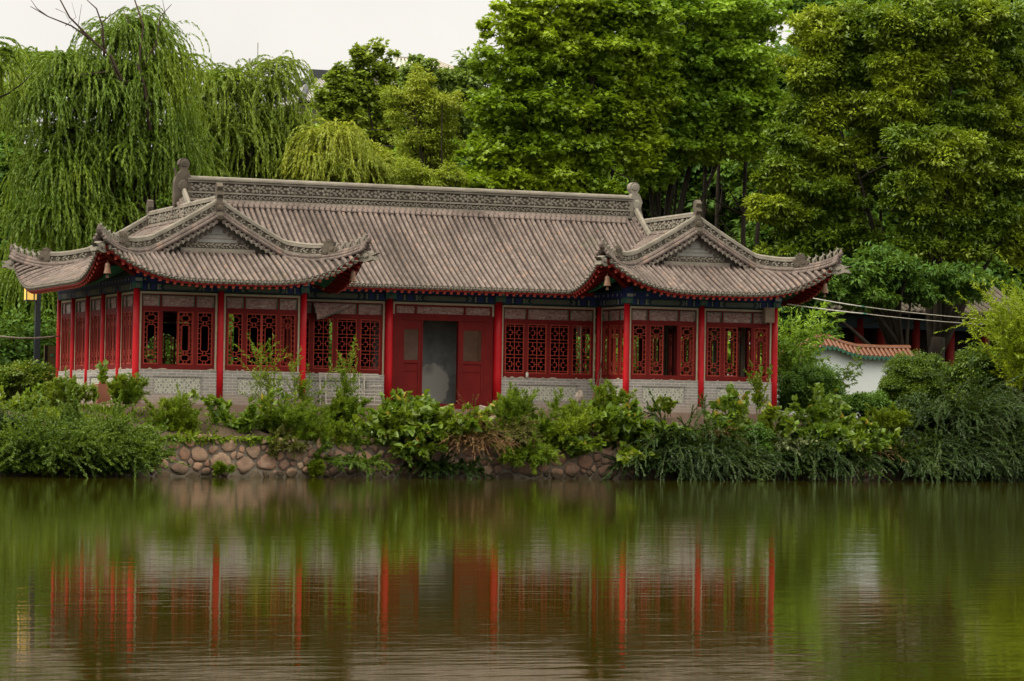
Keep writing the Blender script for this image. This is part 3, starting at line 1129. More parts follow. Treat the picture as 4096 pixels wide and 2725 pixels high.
def build_wing(xc, dz, inner):
    """inner: +1 if the hall lies on the +x side of this wing, else -1"""
    def S(u, v):
        return V3(xc+u, v, wing_z(u, v)+dz)
    pan = MB()
    tiles = MB()
    raf = MB()
    row = 0
    zones = []
    # side slopes
    for sg in (-1, 1):
        for va, vb, nn in ((V0, V0+G_, 14), (V0+G_, V1-G_, 30), (V1-G_, V1, 14)):
            vs = np.linspace(va, vb, nn)
            g = np.empty((nn, 14, 3))
            for i, v in enumerate(vs):
                tm = U_ if (va == V0+G_) else min(v-V0, V1-v)
                for j, t in enumerate(np.linspace(0, tm, 14)):
                    u = sg*(U_-t)
                    zz = zs(abs(u))+lift(t, min(v-V0, V1-v)-t)
                    g[i, j] = (xc+u, v, zz+dz)
            zones.append(g)
        v = V0+0.5*RS
        while v < V1:
            tf = min(v-V0, V1-v)
            tm = U_-0.06 if tf >= G_ else tf-0.03
            if tm > 0.12:
                ts = np.linspace(-0.03, tm, max(4, int(tm/0.24)))
                pts = [V3(xc+sg*(U_-t), v, zs(U_-t)+lift(max(t, 0), tf-t)+dz) for t in ts]
                cap = True
                if sg == inner and ME0 < v < 2*MRY-ME0:
                    pts = [p for p in pts if p[2] > main_z(v)-0.06]
                    cap = False
                if len(pts) >= 2:
                    tile_row(tiles, pts, (0, 1, 0), row, cap)
            row += 1
            v += RS
    # skirts under the gables
    for front in (True, False):
        us = np.linspace(-U_, U_, 42)
        g = np.empty((len(us), 10, 3))
        for i, u in enumerate(us):
            tm = min(G_, U_-abs(u))
            for j, t in enumerate(np.linspace(0, tm, 10)):
                v = V0+t if front else V1-t
                g[i, j] = (xc+u, v, zs(U_-t)+lift(t, U_-abs(u)-t)+dz)
        zones.append(g)
        u = -U_+0.5*RS
        while u < U_:
            tm = min(G_, U_-abs(u)-0.03)
            if tm > 0.12:
                ts = np.linspace(-0.03, tm, max(4, int(tm/0.2)))
                pts = [V3(xc+u, (V0+t if front else V1-t), zs(U_-t)+lift(max(t, 0), U_-abs(u)-t)+dz) for t in ts]
                tile_row(tiles, pts, (1, 0, 0), row, True)
            row += 1
            u += RS
    for g in zones:
        n, m = g.shape[:2]
        d = np.concatenate([np.zeros((n, 1)), np.cumsum(np.linalg.norm(np.diff(g, axis=1), axis=2), 1)], 1)
        al = np.concatenate([[0], np.cumsum(np.linalg.norm(np.diff(g[:, 0], axis=0), axis=1))])
        uv = np.stack([np.repeat(al[:, None]/RS, m, 1), d], -1)
        pan.k = 0
        pan.grid(g, uv)
        pan.k = 1
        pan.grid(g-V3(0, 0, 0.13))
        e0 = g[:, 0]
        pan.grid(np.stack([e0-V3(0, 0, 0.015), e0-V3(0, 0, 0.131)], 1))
    roof = P_(pan.obj('wing_roof', ['tile_pan', 'red_soffit'], pav))
    tiles.obj('roof_tiles', ['tile_grey', 'stone_dark', 'drip'], roof, False)
    # rafters
    def raft(p0, p1, p2):
        dn = V3(0, 0, -0.185)
        raf.k = 0
        raf.bar(p0+dn, p2+dn, 0.075, 0.085)
        raf.k = 1
        o = unit(p0-p2)
        raf.bar(p0+dn+o*0.02, p0+dn-o*0.004, 0.08, 0.09)
        d2 = V3(0, 0, -0.275)
        raf.k = 2
        if np.linalg.norm(p2-p0) > 1.0:
            a = p1+d2+V3(-o[1], o[0], 0)*0.1
            raf.tube([a, a+unit(p2-p1)*0.7], 0.048, 8)
    for front in (True, False):
        for u in np.arange(-U_+0.25, U_-0.1, 0.215):
            def q(t):
                return V3(xc+u, (V0+t if front else V1-t), zs(U_-t)+lift(t, U_-abs(u)-t)+dz)
            tm = min(1.3, U_-abs(u))
            raft(q(0.07), q(min(0.5, tm)), q(max(0.2, tm)))
    for sg in (-1, 1):
        for v in np.arange(V0+0.25, V1-0.1, 0.215):
            if sg == inner and ME0 < v < 2*MRY-ME0:
                continue
            tf = min(v-V0, V1-v)
            def q(t):
                return V3(xc+sg*(U_-t), v, zs(U_-t)+lift(t, tf-t)+dz)
            tm = min(1.3, tf)
            raft(q(0.07), q(min(0.5, tm)), q(max(0.2, tm)))
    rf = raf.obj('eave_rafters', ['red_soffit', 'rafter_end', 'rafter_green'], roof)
    rf['kind'] = 'stuff'
    # ridge and gable ridges
    zr = zs(0)+dz
    y0, y1 = V0+G_, V1-G_
    carved_ridge('main_ridge', [(xc, y0+0.05, zr+0.02), (xc, y1-0.05, zr+0.02)], 0.44, 0.2, roof, 0.34)
    for fr in (1, -1):
        yg = y0 if fr == 1 else y1
        ve = V0 if fr == 1 else V1
        for sg in (-1, 1):
            path = [(xc+sg*d, yg, zs(d)+dz+0.09) for d in np.linspace(0.06, U_-G_, 9)]
            hip = [(xc+sg*(U_-t), ve+fr*t, zs(U_-t)+lift(t, 0)+dz+0.09) for t in np.linspace(G_, -0.04, 16)]
            nb = 9
            carved_ridge('carved_ridge', path+hip[1:nb], 0.31, 0.17, roof, 0.29, True, True, 0.05)
            mb = MB()
            low = [V3(*p) for p in hip[nb-2:]]
            low[-1] = low[-1]+V3(0, 0, 0.05)
            dd = unit((low[-1]-low[0])*V3(1, 1, 0))
            sd = unit(np.cross(dd, (0, 0, 1)))
            mb.tube([p+V3(0, 0, 0.05) for p in low], 0.085, 8)
            for q in (-1, 1):
                mb.tube([p+sd*q*0.1-V3(0, 0, 0.03) for p in low], 0.062, 8)
                mb.tube([p+sd*q*0.17-V3(0, 0, 0.12) for p in low], 0.06, 8)
            mb.tube([low[-1]+V3(0, 0, 0.02), low[-1]+dd*0.05+V3(0, 0, 0.12), low[-1]+dd*0.06+V3(0, 0, 0.28)], [0.09, 0.07, 0.01], 7)
            mb.obj('hip_ridge', 'tile_grey', roof, True)
            b = MB()
            beast(b, V3(*hip[nb-1])+V3(0, 0, 0.0), dd, 0.42)
            b.obj('ridge_beast', 'stone_dark', roof)
            for j, f in enumerate((0.30, 0.46, 0.62, 0.78, 0.93)):
                i = f*(len(low)-1)
                p = low[int(i)]+(low[min(int(i)+1, len(low)-1)]-low[int(i)])*(i-int(i))
                b = MB()
                figure(b, p+V3(0, 0, 0.11), dd, 0.24)
                b.obj('ridge_figure', 'stone_carve', roof)
            # dragon head under the corner
            b = MB()
            tip = low[-1]+V3(0, 0, -0.42)-dd*0.12
            b.prism([(-0.2, -0.1), (0.12, -0.12), (0.34, -0.05), (0.46, -0.08), (0.42, 0.03), (0.30, 0.05), (0.5, 0.14), (0.28, 0.15), (0.16, 0.2), (-0.2, 0.16)], tip, dd, V3(0, 0, 1), sd*0.2)
            for q in (-1, 1):
                b.dome(tip+dd*0.12+sd*q*0.1+V3(0, 0, 0.06), dd*q, (0, 0, 1), 0.1, 0.08, 0.05, 7)
                b.tube([tip+dd*0.1+sd*q*0.08+V3(0, 0, 0.17), tip-dd*0.1+sd*q*0.1+V3(0, 0, 0.26)], [0.03, 0.01], 5)
            b.obj('corner_dragon', 'stone_carve', roof)
            # corner beam
            b = MB()
            b.bar(low[-1]+V3(0, 0, -0.40)-dd*0.1, low[-1]-dd*2.1+V3(0, 0, -1.05), 0.16, 0.2)
            b.obj('corner_beam', 'red_soffit', roof)
        # gable wall below the carved ridges
        mb = MB()
        yy = yg+fr*0.16
        hw = U_-G_
        zb_ = zs(hw)+dz
        mb.k = 4
        tri = [(a, zs(abs(a))+dz-zb_-0.02) for a in np.linspace(-hw, hw, 15)]
        mb.prism([(-hw, -0.25)]+tri+[(hw, -0.25)], (xc, yy+fr*0.02, zb_), (1, 0, 0), (0, 0, 1), (0, 0.1, 0))
        yf = yy-fr*0.03
        mb.k = 1
        # slate-like inner triangle
        mb.prism([(-0.80, 0.34), (0.80, 0.34), (0.0, 0.80)], (xc, yf-fr*0.02, zb_), (1, 0, 0), (0, 0, 1), (0, 0.05, 0))
        mb.k = 0
        for a, b_ in (((-0.88, 0.31), (0, 0.83)), ((0.88, 0.31), (0, 0.83))):
            mb.bar((xc+a[0], yf-fr*0.04, zb_+a[1]), (xc+b_[0], yf-fr*0.04, zb_+b_[1]), 0.05, 0.035, (0, 1, 0))
        for zz in (0.46, 0.58):
            wdt = (0.78-zz)/0.46*0.8
            mb.bar((xc-wdt, yf-fr*0.05, zb_+zz), (xc+wdt, yf-fr*0.05, zb_+zz), 0.02, 0.02, (0, 1, 0))
        # carved band and ledge
        mb.k = 2
        mb.box(xc-0.98, xc+0.98, min(yf-fr*0.02, yf-fr*0.10), max(yf-fr*0.02, yf-fr*0.10), zb_+0.16, zb_+0.34)
        mb.k = 0
        for i in range(8):
            c = V3(xc-0.84+0.24*i, yf-fr*0.10, zb_+0.25)
            scroll(mb, c, V3(fr, 0, 0), V3(0, 0, 1), 0.24, 0.17)
        mb.box(xc-1.12, xc+1.12, min(yf-fr*0.0, yf-fr*0.16), max(yf-fr*0.0, yf-fr*0.16), zb_+0.035, zb_+0.16)
        mb.k = 3
        for i in range(13):
            mb.dome(V3(xc-1.06+0.1765*i, yf-fr*0.17, zb_+0.02), V3(fr, 0, 0), V3(0, 0, 1), 0.075, 0.075, 0.03, 8)
        # hanging tile ends along the slopes of the gable
        for sg in (-1, 1):
            for d in np.arange(0.12, hw+0.12, 0.15):
                c = V3(xc+sg*d, yg-fr*0.20, zs(d)+dz-0.17)
                mb.k = 3
                mb.tube([c+V3(0, fr*0.34, 0.05), c], 0.066, 8)
                if d > 0.2:
                    mb.k = 3
                    c3 = V3(xc+sg*(d-0.06), yg+fr*0.06, zs(d)+dz-0.34)
                    mb.tube([c3+V3(0, fr*0.1, 0.0), c3], 0.058, 8)
                mb.k = 0
                c2 = c+V3(sg*0.075, 0.0, -0.07)
                mb.prism([(-0.065, 0.03), (0.065, 0.03), (0.0, -0.09)], c2, (1, 0, 0), (0, 0, 1), (0, 0.02, 0))
        mb.obj('gable', ['stone_carve', 'panel_grey', 'recess', 'tile_grey', 'stone_mid'], roof)
        # finial where the ridges meet
        mb = MB()
        z0 = zr+0.05
        mb.box(xc-0.13, xc+0.13, yg-fr*0.16 if fr == 1 else yg-0.16, yg+0.16, z0-0.1, z0+0.26)
        mb.lathe((xc, yg-fr*0.17, z0-0.2), [(0.02, -0.09), (0.11, -0.02), (0.13, 0.08), (0.08, 0.18), (0.02, 0.2)], 9)
        mb.prism([(-0.14, 0.26), (0.13, 0.26), (0.10, 0.40), (0.17, 0.50), (0.10, 0.62), (0.16, 0.74), (0.04, 0.86), (-0.11, 0.82), (-0.15, 0.62), (-0.09, 0.48)], (xc, yg, z0), (0, -fr, 0), (0, 0, 1), (0.17, 0, 0))
        mb.dome((xc, yg-fr*0.165, z0+0.1), (fr, 0, 0), (0, 0, 1), 0.1, 0.1, 0.04, 8)
        mb.obj('ridge_finial', ['rust' if False else 'stone_dark'], roof)
    return roof


XL_C, XR_C = A_, XR+A_
build_wing(XL_C, 0.0, 1)
build_wing(XR_C, 0.12, -1)


def build_main():
    pan, tiles, raf = MB(), MB(), MB()
    x0, x1 = XL_C+0.15, XR_C-0.15
    for fr in (1, -1):
        ys = np.linspace(ME0, MRY, 20) if fr == 1 else np.linspace(2*MRY-ME0, MRY, 20)
        xs = np.linspace(x0, x1, 60)
        g = np.array([[(x, y, main_z(y)) for y in ys] for x in xs])
        d = np.concatenate([[0], np.cumsum(np.hypot(np.diff(ys), np.diff([main_z(y) for y in ys])))])
        uv = np.stack([np.repeat((xs/RS)[:, None], 20, 1), np.repeat(d[None], 60, 0)], -1)
        pan.k = 0
        pan.grid(g, uv)
        pan.k = 1
        keep = (xs > XL_C+U_-0.9) & (xs < XR_C-U_+0.9)
        pan.grid(g[keep]-V3(0, 0, 0.13))
        e0 = g[keep][:, 0]
        pan.grid(np.stack([e0-V3(0, 0, 0.015), e0-V3(0, 0, 0.131)], 1))
        row = 500
        x = x0+0.3
        while x < x1-0.2:
            row += 1
            yy = np.linspace(ME0-0.03, MRY-0.05, 22) if fr == 1 else np.linspace(2*MRY-ME0+0.03, MRY+0.05, 22)
            pts = [V3(x, y, main_z(y)) for y in yy]
            cap = True
            for xc, dz in ((XL_C, 0.0), (XR_C, 0.12)):
                u = x-xc
                if abs(u) < U_:
                    pts = [p for p in pts if p[2] > wing_z(u, p[1])+dz-0.06]
                    cap = False
            if len(pts) > 2:
                tile_row(tiles, pts, (1, 0, 0), row, cap)
            x += RS
        if fr == 1:
            # bead course where the tiles meet the ridge
            for i in range(int((x1-x0-0.5)/RS)):
                c = V3(x0+0.3+RS*(i+0.5), MRY-0.2, main_z(MRY-0.2)+0.06)
                tiles.k = 0
                tiles.dome(c, (1, 0, 0), unit(V3(0, 0.6, 0.8)), 0.085, 0.1, 0.05, 8)
                c = V3(x0+0.3+RS*i, MRY-0.36, main_z(MRY-0.36)+0.085)
                tiles.dome(c, (1, 0, 0), unit(V3(0, 0.6, 0.8)), 0.08, 0.085, 0.05, 8)
        for x in np.arange(XL_C+U_-0.5, XR_C-U_+0.5, 0.225):
            def q(t):
                y = ME0+t if fr == 1 else 2*MRY-ME0-t
                return V3(x, y, main_z(y))
            dn = V3(0, 0, -0.185)
            raf.k = 0
            raf.bar(q(0.07)+dn, q(1.15)+dn, 0.075, 0.085)
            raf.k = 1
            raf.bar(q(0.05)+dn, q(0.075)+dn, 0.08, 0.09)
            raf.k = 2
            a = q(0.45)+V3(0.11, 0, -0.275)
            raf.tube([a, a+(q(1.1)-q(0.45))], 0.048, 8)
    roof = P_(pan.obj('hall_roof', ['tile_pan', 'red_soffit'], pav))
    tiles.obj('roof_tiles', ['tile_grey', 'stone_dark', 'drip'], roof)
    rf = raf.obj('eave_rafters', ['red_soffit', 'rafter_end', 'rafter_green'], roof)
    rf['kind'] = 'stuff'
    # the tall carved ridge
    mb = MB()
    xa, xb = x0+0.1, x1-0.1
    y, z = MRY, MRZ-0.06
    mb.k = 1
    mb.box(xa, xb, y-0.09, y+0.09, z, z+0.64)
    mb.k = 0
    for lo, hi, t_ in ((0.0, 0.075, 0.17), (0.235, 0.285, 0.14), (0.565, 0.635, 0.15), (0.635, 0.675, 0.19)):
        mb.box(xa, xb, y-t_, y+t_, z+lo, z+hi)
    mb.tube([(xa, y, z+0.69), (xb, y, z+0.69)], 0.075, 8)
    n = int((xb-xa)/0.56)
    st = (xb-xa)/n
    for i in range(n):
        cx = xa+(i+0.5)*st
        for f in (1, -1):
            A, B = V3(f, 0, 0), V3(0, 0, 1)
            yy = y-f*0.092
            flower(mb, V3(cx+f*0.14, yy, z+0.425), A, B, 0.158, random.random())
            scroll(mb, V3(cx-f*0.14, yy, z+0.425), A, B, 0.28, 0.25)
            scroll(mb, V3(cx-0.13, yy, z+0.155), A, B, 0.28, 0.14)
            scroll(mb, V3(cx+0.14, yy, z+0.155), A, B, 0.28, 0.14)
        mb.box(cx-st/2-0.012, cx-st/2+0.012, y-0.125, y+0.125, z+0.075, z+0.565)
    mb.obj('main_ridge', ['stone_carve', 'recess'], roof)
    for sg, xx in ((-1, xa), (1, xb)):
        mb = MB()
        # ridge-end finial: a block body, a curling neck and a round head
        prof = [(-0.10, -0.15), (0.42, -0.15), (0.42, 0.55), (0.36, 0.75), (0.20, 0.92), (0.26, 1.08)]
        prof += [(0.13+0.17*math.cos(a), 1.12+0.17*math.sin(a)) for a in np.linspace(-0.2, 3.5, 10)]
        prof += [(0.02, 0.95), (-0.06, 0.80), (-0.10, 0.62)]
        if sg == 1:
            prof = [(-0.10, -0.15), (0.24, -0.15), (0.36, 0.10), (0.28, 0.35), (0.34, 0.55), (0.26, 0.75), (0.16, 0.86)]
            prof += [(0.06+0.17*math.cos(a), 1.02+0.17*math.sin(a)) for a in np.linspace(-0.5, 3.9, 10)]
            prof += [(-0.02, 0.82), (-0.10, 0.66)]
        mb.prism(prof, (xx, y, z), (sg, 0, 0), (0, 0, 1), (0, 0.26, 0))
        hx = 0.13 if sg == -1 else 0.06
        hz = 1.12 if sg == -1 else 1.02
        for f in (1, -1):
            mb.dome((xx+sg*hx, y-f*0.13, z+hz), (f, 0, 0), (0, 0, 1), 0.12, 0.12, 0.035, 10)
            mb.dome((xx+sg*0.15, y-f*0.13, z+0.42), (f, 0, 0), (0, 0, 1), 0.16, 0.2, 0.05, 9)
        if sg == -1:
            mb.tube([(xx-0.34, y, z+0.75), (xx-0.40, y, z+0.98)], [0.05, 0.03], 6)
        mb.obj('ridge_finial', 'stone_dark' if sg == -1 else 'stone_carve', roof)
        for fr in (1, -1):
            yy = np.linspace(MRY-fr*0.15, MRY-fr*1.35, 8)
            carved_ridge('carved_ridge', [(xx+sg*0.12, q, main_z(q)+0.08) for q in yy], 0.26, 0.16, roof, 0.27, True, True, 0.06)
        mb = MB()
        tri = [(a, main_z(MRY+a)-7.3-0.02) for a in np.linspace(-1.75, 1.75, 15)]
        xg = xx-sg*0.02
        mb.prism([(-1.75, -0.2)]+tri+[(1.75, -0.2)], (xg, MRY, 7.3), (0, 1, 0), (0, 0, 1), (0.12, 0, 0))
        mb.k = 1
        for zz in (0.3, 0.44, 0.58, 0.72, 0.86):
            wdt = max(0.15, (1.02-zz)/0.78+0.25)
            mb.tube([(xg+sg*0.07, MRY-wdt, 7.3+zz), (xg+sg*0.07, MRY+wdt, 7.3+zz)], 0.06, 8)
        mb.obj('gable', ['stone_carve', 'tile_grey'], roof)


build_main()


# ---- columns, beams, brick dado, windows
def column(x, y, r, base=True, cap_rz=0.0, cap=True):
    mb = MB()
    mb.tube([(0, 0, 2.16), (0, 0, 3.0), (0, 0, 4.2), (0, 0, ZT+0.05)], [r, r, r*0.97, r*0.93], 20)
    c = P_(mb.obj('column', 'red_paint', pav, True), (x, y, 0))
    c.location.z = -ZB
    if base:
        b = MB()
        b.lathe((0, 0, 1.98), [(r*1.5, 0.0), (r*1.62, 0.05), (r*1.6, 0.13), (r*1.25, 0.19), (r*1.02, 0.2)], 18)
        b.obj('column_base', 'plinth', c)
    if cap:
        b = MB()
        s = r*1.25
        b.k = 0
        b.box(-s, s, -s-0.04, s, ZT+0.05, ZT+0.22)
        b.k = 1
        b.box(-s*1.05, s*1.05, -s-0.10, s, ZT+0.22, ZT+0.36)
        b.k = 2
        b.dome((0, -s-0.042, ZT+0.13), (1, 0, 0), (0, 0, 1), 0.075, 0.075, 0.02, 10)
        b.k = 3
        b.box(-0.1, 0.1, -s-0.115, -s-0.10, ZT+0.25, ZT+0.34)
        b.k = 1
        b.box(-s*0.9, s*0.9, -s-0.06, s, ZT+0.36, ZT+0.55)
        b.obj('capital', ['paint_green', 'paint_blue', 'paint_greygreen', 'paint_pale'], c)
    return c


WC, HC = 0.098, 0.132
LEAN = 0.012
for x0 in (0.0, XR):
    for i in range(3):
        c = column(x0+i*A_, 0.0, WC)
for x in (2*A_+HB, 2*A_+HB+HM):
    column(x, REC, HC)
for x in (2*A_, XR):
    column(x, REC+0.02, 0.09, True, 0, False)
for k in range(1, 6):
    column(-0.01, k*DB, 0.085, False, 0, False)
    column(XR+2*A_+0.01, k*DB, 0.085, False, 0, False)

FR = 0.05            # the outer face of frames and beams stands this far behind a column's axis line


def oct_lines(x0, x1, y0, y1, c):
    p = [(x0+c, y0), (x1-c, y0), (x1, y0+c), (x1, y1-c), (x1-c, y1), (x0+c, y1), (x0, y1-c), (x0, y0+c)]
    return [(p[i], p[(i+1) % 8]) for i in range(8)]


def lattice_a(W, H):
    L = []
    a, b = 0.2*W, 0.8*W
    c = 0.09*W
    bands = ((0.055, 0.165), (0.245, 0.755), (0.835, 0.945))
    for y0, y1 in bands:
        L += oct_lines(a, b, y0*H, y1*H, c)
    for x in (0.38*W, 0.62*W):
        for y0, y1 in ((0, 0.055), (0.165, 0.245), (0.755, 0.835), (0.945, 1)):
            L.append(((x, y0*H), (x, y1*H)))
    for y in (0.085, 0.135, 0.865, 0.915, 0.30, 0.40, 0.50, 0.60, 0.70):
        L += [((0, y*H), (a, y*H)), ((b, y*H), (W, y*H))]
    for y in (0.205, 0.795):
        L += [((0, y*H), (0.38*W, y*H)), ((0.62*W, y*H), (W, y*H))]
    return L


def lattice_b(W, H):
    L = [((W/2, 0), (W/2, H))]
    n = 3
    for k in range(n):
        y0 = k*H/n
        h = H/n
        for x0, sg in ((0, 1), (W, -1)):
            def X(f):
                return x0+sg*f*W
            L += [((X(0), y0+0.10*h), (X(0.5), y0+0.10*h)), ((X(0), y0+0.9*h), (X(0.5), y0+0.9*h)),
                  ((X(0.14), y0+0.36*h), (X(0.36), y0+0.36*h)), ((X(0.14), y0+0.64*h), (X(0.36), y0+0.64*h)),
                  ((X(0.36), y0+0.36*h), (X(0.36), y0+0.64*h)),
                  ((X(0.25), y0+0.64*h), (X(0.25), y0+0.9*h)), ((X(0.25), y0+0.10*h), (X(0.25), y0+0.36*h)),
                  ((X(0.36), y0+0.5*h), (X(0.5), y0+0.5*h)), ((X(0), y0+0.5*h), (X(0.14), y0+0.5*h))]
    return L


def casement_mesh(W, H, kind):
    mb = MB()
    f = 0.034
    mb.k = 0
    mb.box(0, f, 0.0, 0.04, 0, H)
    mb.box(W-f, W, 0.0, 0.04, 0, H)
    mb.box(f, W-f, 0.001, 0.04, 0, f)
    mb.box(f, W-f, 0.001, 0.04, H-f, H)
    iw, ih = W-2*f, H-2*f
    for (a, b) in (lattice_a(iw, ih) if kind == 'a' else lattice_b(iw, ih)):
        mb.bar((f+a[0], 0.018, f+a[1]), (f+b[0], 0.018, f+b[1]), 0.02, 0.02, (0, 1, 0))
    return mb


CACHE = {}


def window(loc, rz, W, kind='a', opened=(), film=True, seen=True):
    """one bay between two columns: cream plaster edge, red frame, four lattice casements, three panes above"""
    key = (round(W, 3), kind, tuple(opened), film)
    if key in CACHE:
        o = copy_tree(CACHE[key], pav)
        return P_(o, loc, rz)
    z0, z1 = ZD, ZT-0.03
    mb = MB()
    mb.k = 1
    cr = 0.055
    mb.box(0, cr, 0.02, 0.13, z0, z1)
    mb.box(W-cr, W, 0.02, 0.13, z0, z1)
    mb.box(cr, W-cr, 0.02, 0.13, z1-0.065, z1)
    mb.k = 0
    a, b = cr, W-cr
    zs0, zs1, zt0, zt1 = 3.13, 4.66, 4.80, 5.115
    st = 0.07
    mb.box(a, b, 0.03, 0.12, z0+0.002, zs0)                 # bottom rail
    mb.box(a, b, 0.025, 0.12, zs1, zt0)                      # middle rail
    mb.box(a, b, 0.035, 0.12, zt1, z1-0.065)
    mb.box(a, a+st, 0.03, 0.12, zs0, zs1)
    mb.box(b-st, b, 0.03, 0.12, zs0, zs1)
    ml = 0.11
    iw = b-a-2*st
    if kind == 'a':
        p = (iw-2*ml)/4
        xs = [a+st, a+st+p+ml, a+st+2*p+ml, a+st+3*p+2*ml]
        mu = [a+st+p, a+st+3*p+ml]
    else:
        p = (iw-3*ml)/4
        xs = [a+st+i*(p+ml) for i in range(4)]
        mu = [a+st+p+i*(p+ml) for i in range(3)]
    for m in mu:
        mb.box(m, m+ml, 0.028, 0.12, zs0, zs1)
    tr = [a, a+0.26*(b-a), a+0.73*(b-a), b]
    for i, x in enumerate(tr):
        lo = x if i == 0 else (x-0.03)
        hi = x if i == 3 else (x+0.03)
        if i == 0:
            hi = x+0.03
        if i == 3:
            lo = x-0.03
        mb.box(lo, hi, 0.034, 0.11, zt0, zt1)
    mb.k = 2
    panes = []
    for i in range(3):
        x0, x1 = tr[i]+0.03, tr[i+1]-0.03
        for q in ((x0, x0+0.016, zt0, zt1), (x1-0.016, x1, zt0, zt1), (x0+0.016, x1-0.016, zt1-0.016, zt1)):
            mb.box(q[0], q[1], 0.04, 0.1, q[2], q[3])
        panes.append((x0+0.016, x1-0.016))
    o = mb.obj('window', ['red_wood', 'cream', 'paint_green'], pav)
    ck = ('c', round(p, 4), kind)
    if ck not in CACHE:
        CACHE[ck] = casement_mesh(p, zs1-zs0, kind)
    cm = None
    for i, x in enumerate(xs):
        xx, yy = x, 0.045
        if i in opened:
            xx, yy = xs[i+1]-0.02, 0.09
        if cm is None:
            c = CACHE[ck].obj('casement', 'red_lattice', o)
            cm = c
        else:
            c = cm.copy()
            COL.objects.link(c)
            c.parent = o
        c.location = (xx, yy, zs0)
    for x0, x1 in panes:
        q = MB()
        n, m = 16, 8
        g = np.array([[(x0+(x1-x0)*i/(n-1), 0.07+0.012*math.sin(i*1.3+j*0.8)+R.normal()*0.007, zt0+(zt1-0.016-zt0)*j/(m-1)) for j in range(m)] for i in range(n)])
        q.grid(g)
        q.obj('transom_pane', 'plastic_film' if film else 'dark_room', o, True)
    P_(o, loc, rz)
    CACHE[key] = o
    return o


def octagon_net(mb, W, H, y):
    """thin raised lines of the octagon pattern"""
    nx = max(3, int(round(W/0.14)))
    nz = max(2, int(round(H/0.14)))
    sx_, sz = W/nx, H/nz
    for i in range(nx):
        for j in range(nz):
            x, z = i*sx_, j*sz
            if (i+j) % 2 == 0:
                L = oct_lines(x+sx_*0.12, x+sx_*0.88, z+sz*0.12, z+sz*0.88, sx_*0.24)
            else:
                L = [((x+sx_/2, z), (x+sx_/2, z+sz)), ((x, z+sz/2), (x+sx_, z+sz/2)), ((x+sx_*0.2, z), (x+sx_*0.2, z+sz)), ((x, z+sz*0.8), (x+sx_, z+sz*0.8))]
            for a, b in L:
                mb.bar((a[0], y, a[1]), (b[0], y, b[1]), 0.018, 0.008, (0, 1, 0))


def dado(loc, rz, W, rough_left=False, net=True):
    mb = MB()
    z0, z1 = ZB-0.02, ZD
    px0, px1 = 0.17*W+0.02, 0.83*W-0.02
    pz0, pz1 = z0+0.27, z1-0.18
    mb.box(0, px0, 0.0, 0.22, z0, z1)
    mb.box(px1, W, 0.0, 0.22, z0, z1)
    mb.box(px0, px1, 0.0, 0.22, z0, pz0)
    mb.box(px0, px1, 0.0, 0.22, pz1, z1)
    # thin coping of brick and old mortar
    o = P_(mb.obj('brick_dado', 'brick_grey', pav), loc, rz)
    q = MB()
    q.k = 0
    q.box(px0, px1, 0.045, 0.2, pz0, pz1)
    q.k = 2
    e_ = 0.035
    q.box(px0, px1, 0.012, 0.045, pz1-e_, pz1)
    q.box(px0, px1, 0.018, 0.045, pz0, pz0+e_)
    q.box(px0, px0+e_, 0.014, 0.045, pz0+e_, pz1-e_)
    q.box(px1-e_, px1, 0.014, 0.045, pz0+e_, pz1-e_)
    if net:
        q.k = 1
        t = MB()
        W2, H2 = px1-px0-0.1, pz1-pz0-0.1
        octagon_net(t, W2, H2, 0.041)
        q.add([(v[0]+px0+0.05, v[1], v[2]+pz0+0.05) for v in t.v], t.f)
    q.k = 3
    x = 0.05
    while x < W-0.2:                      # broken mortar and tile chips left along the ledge
        l_ = 0.06+0.3*random.random()**2
        if random.random() < 0.6:
            q.prism([(0, 0), (l_, 0), (l_*0.9, 0.012+0.02*random.random()), (l_*0.5, 0.015+0.035*random.random()), (0.02, 0.012)], (x, 0.01, z1+0.001), (1, 0, 0), (0, 0, 1), (0, 0.05, 0))
        x += l_+0.05+0.2*random.random()
    q.obj('carved_panel', ['panel_grey', 'panel_line', 'brick_grey', 'cream'], o)
    return o


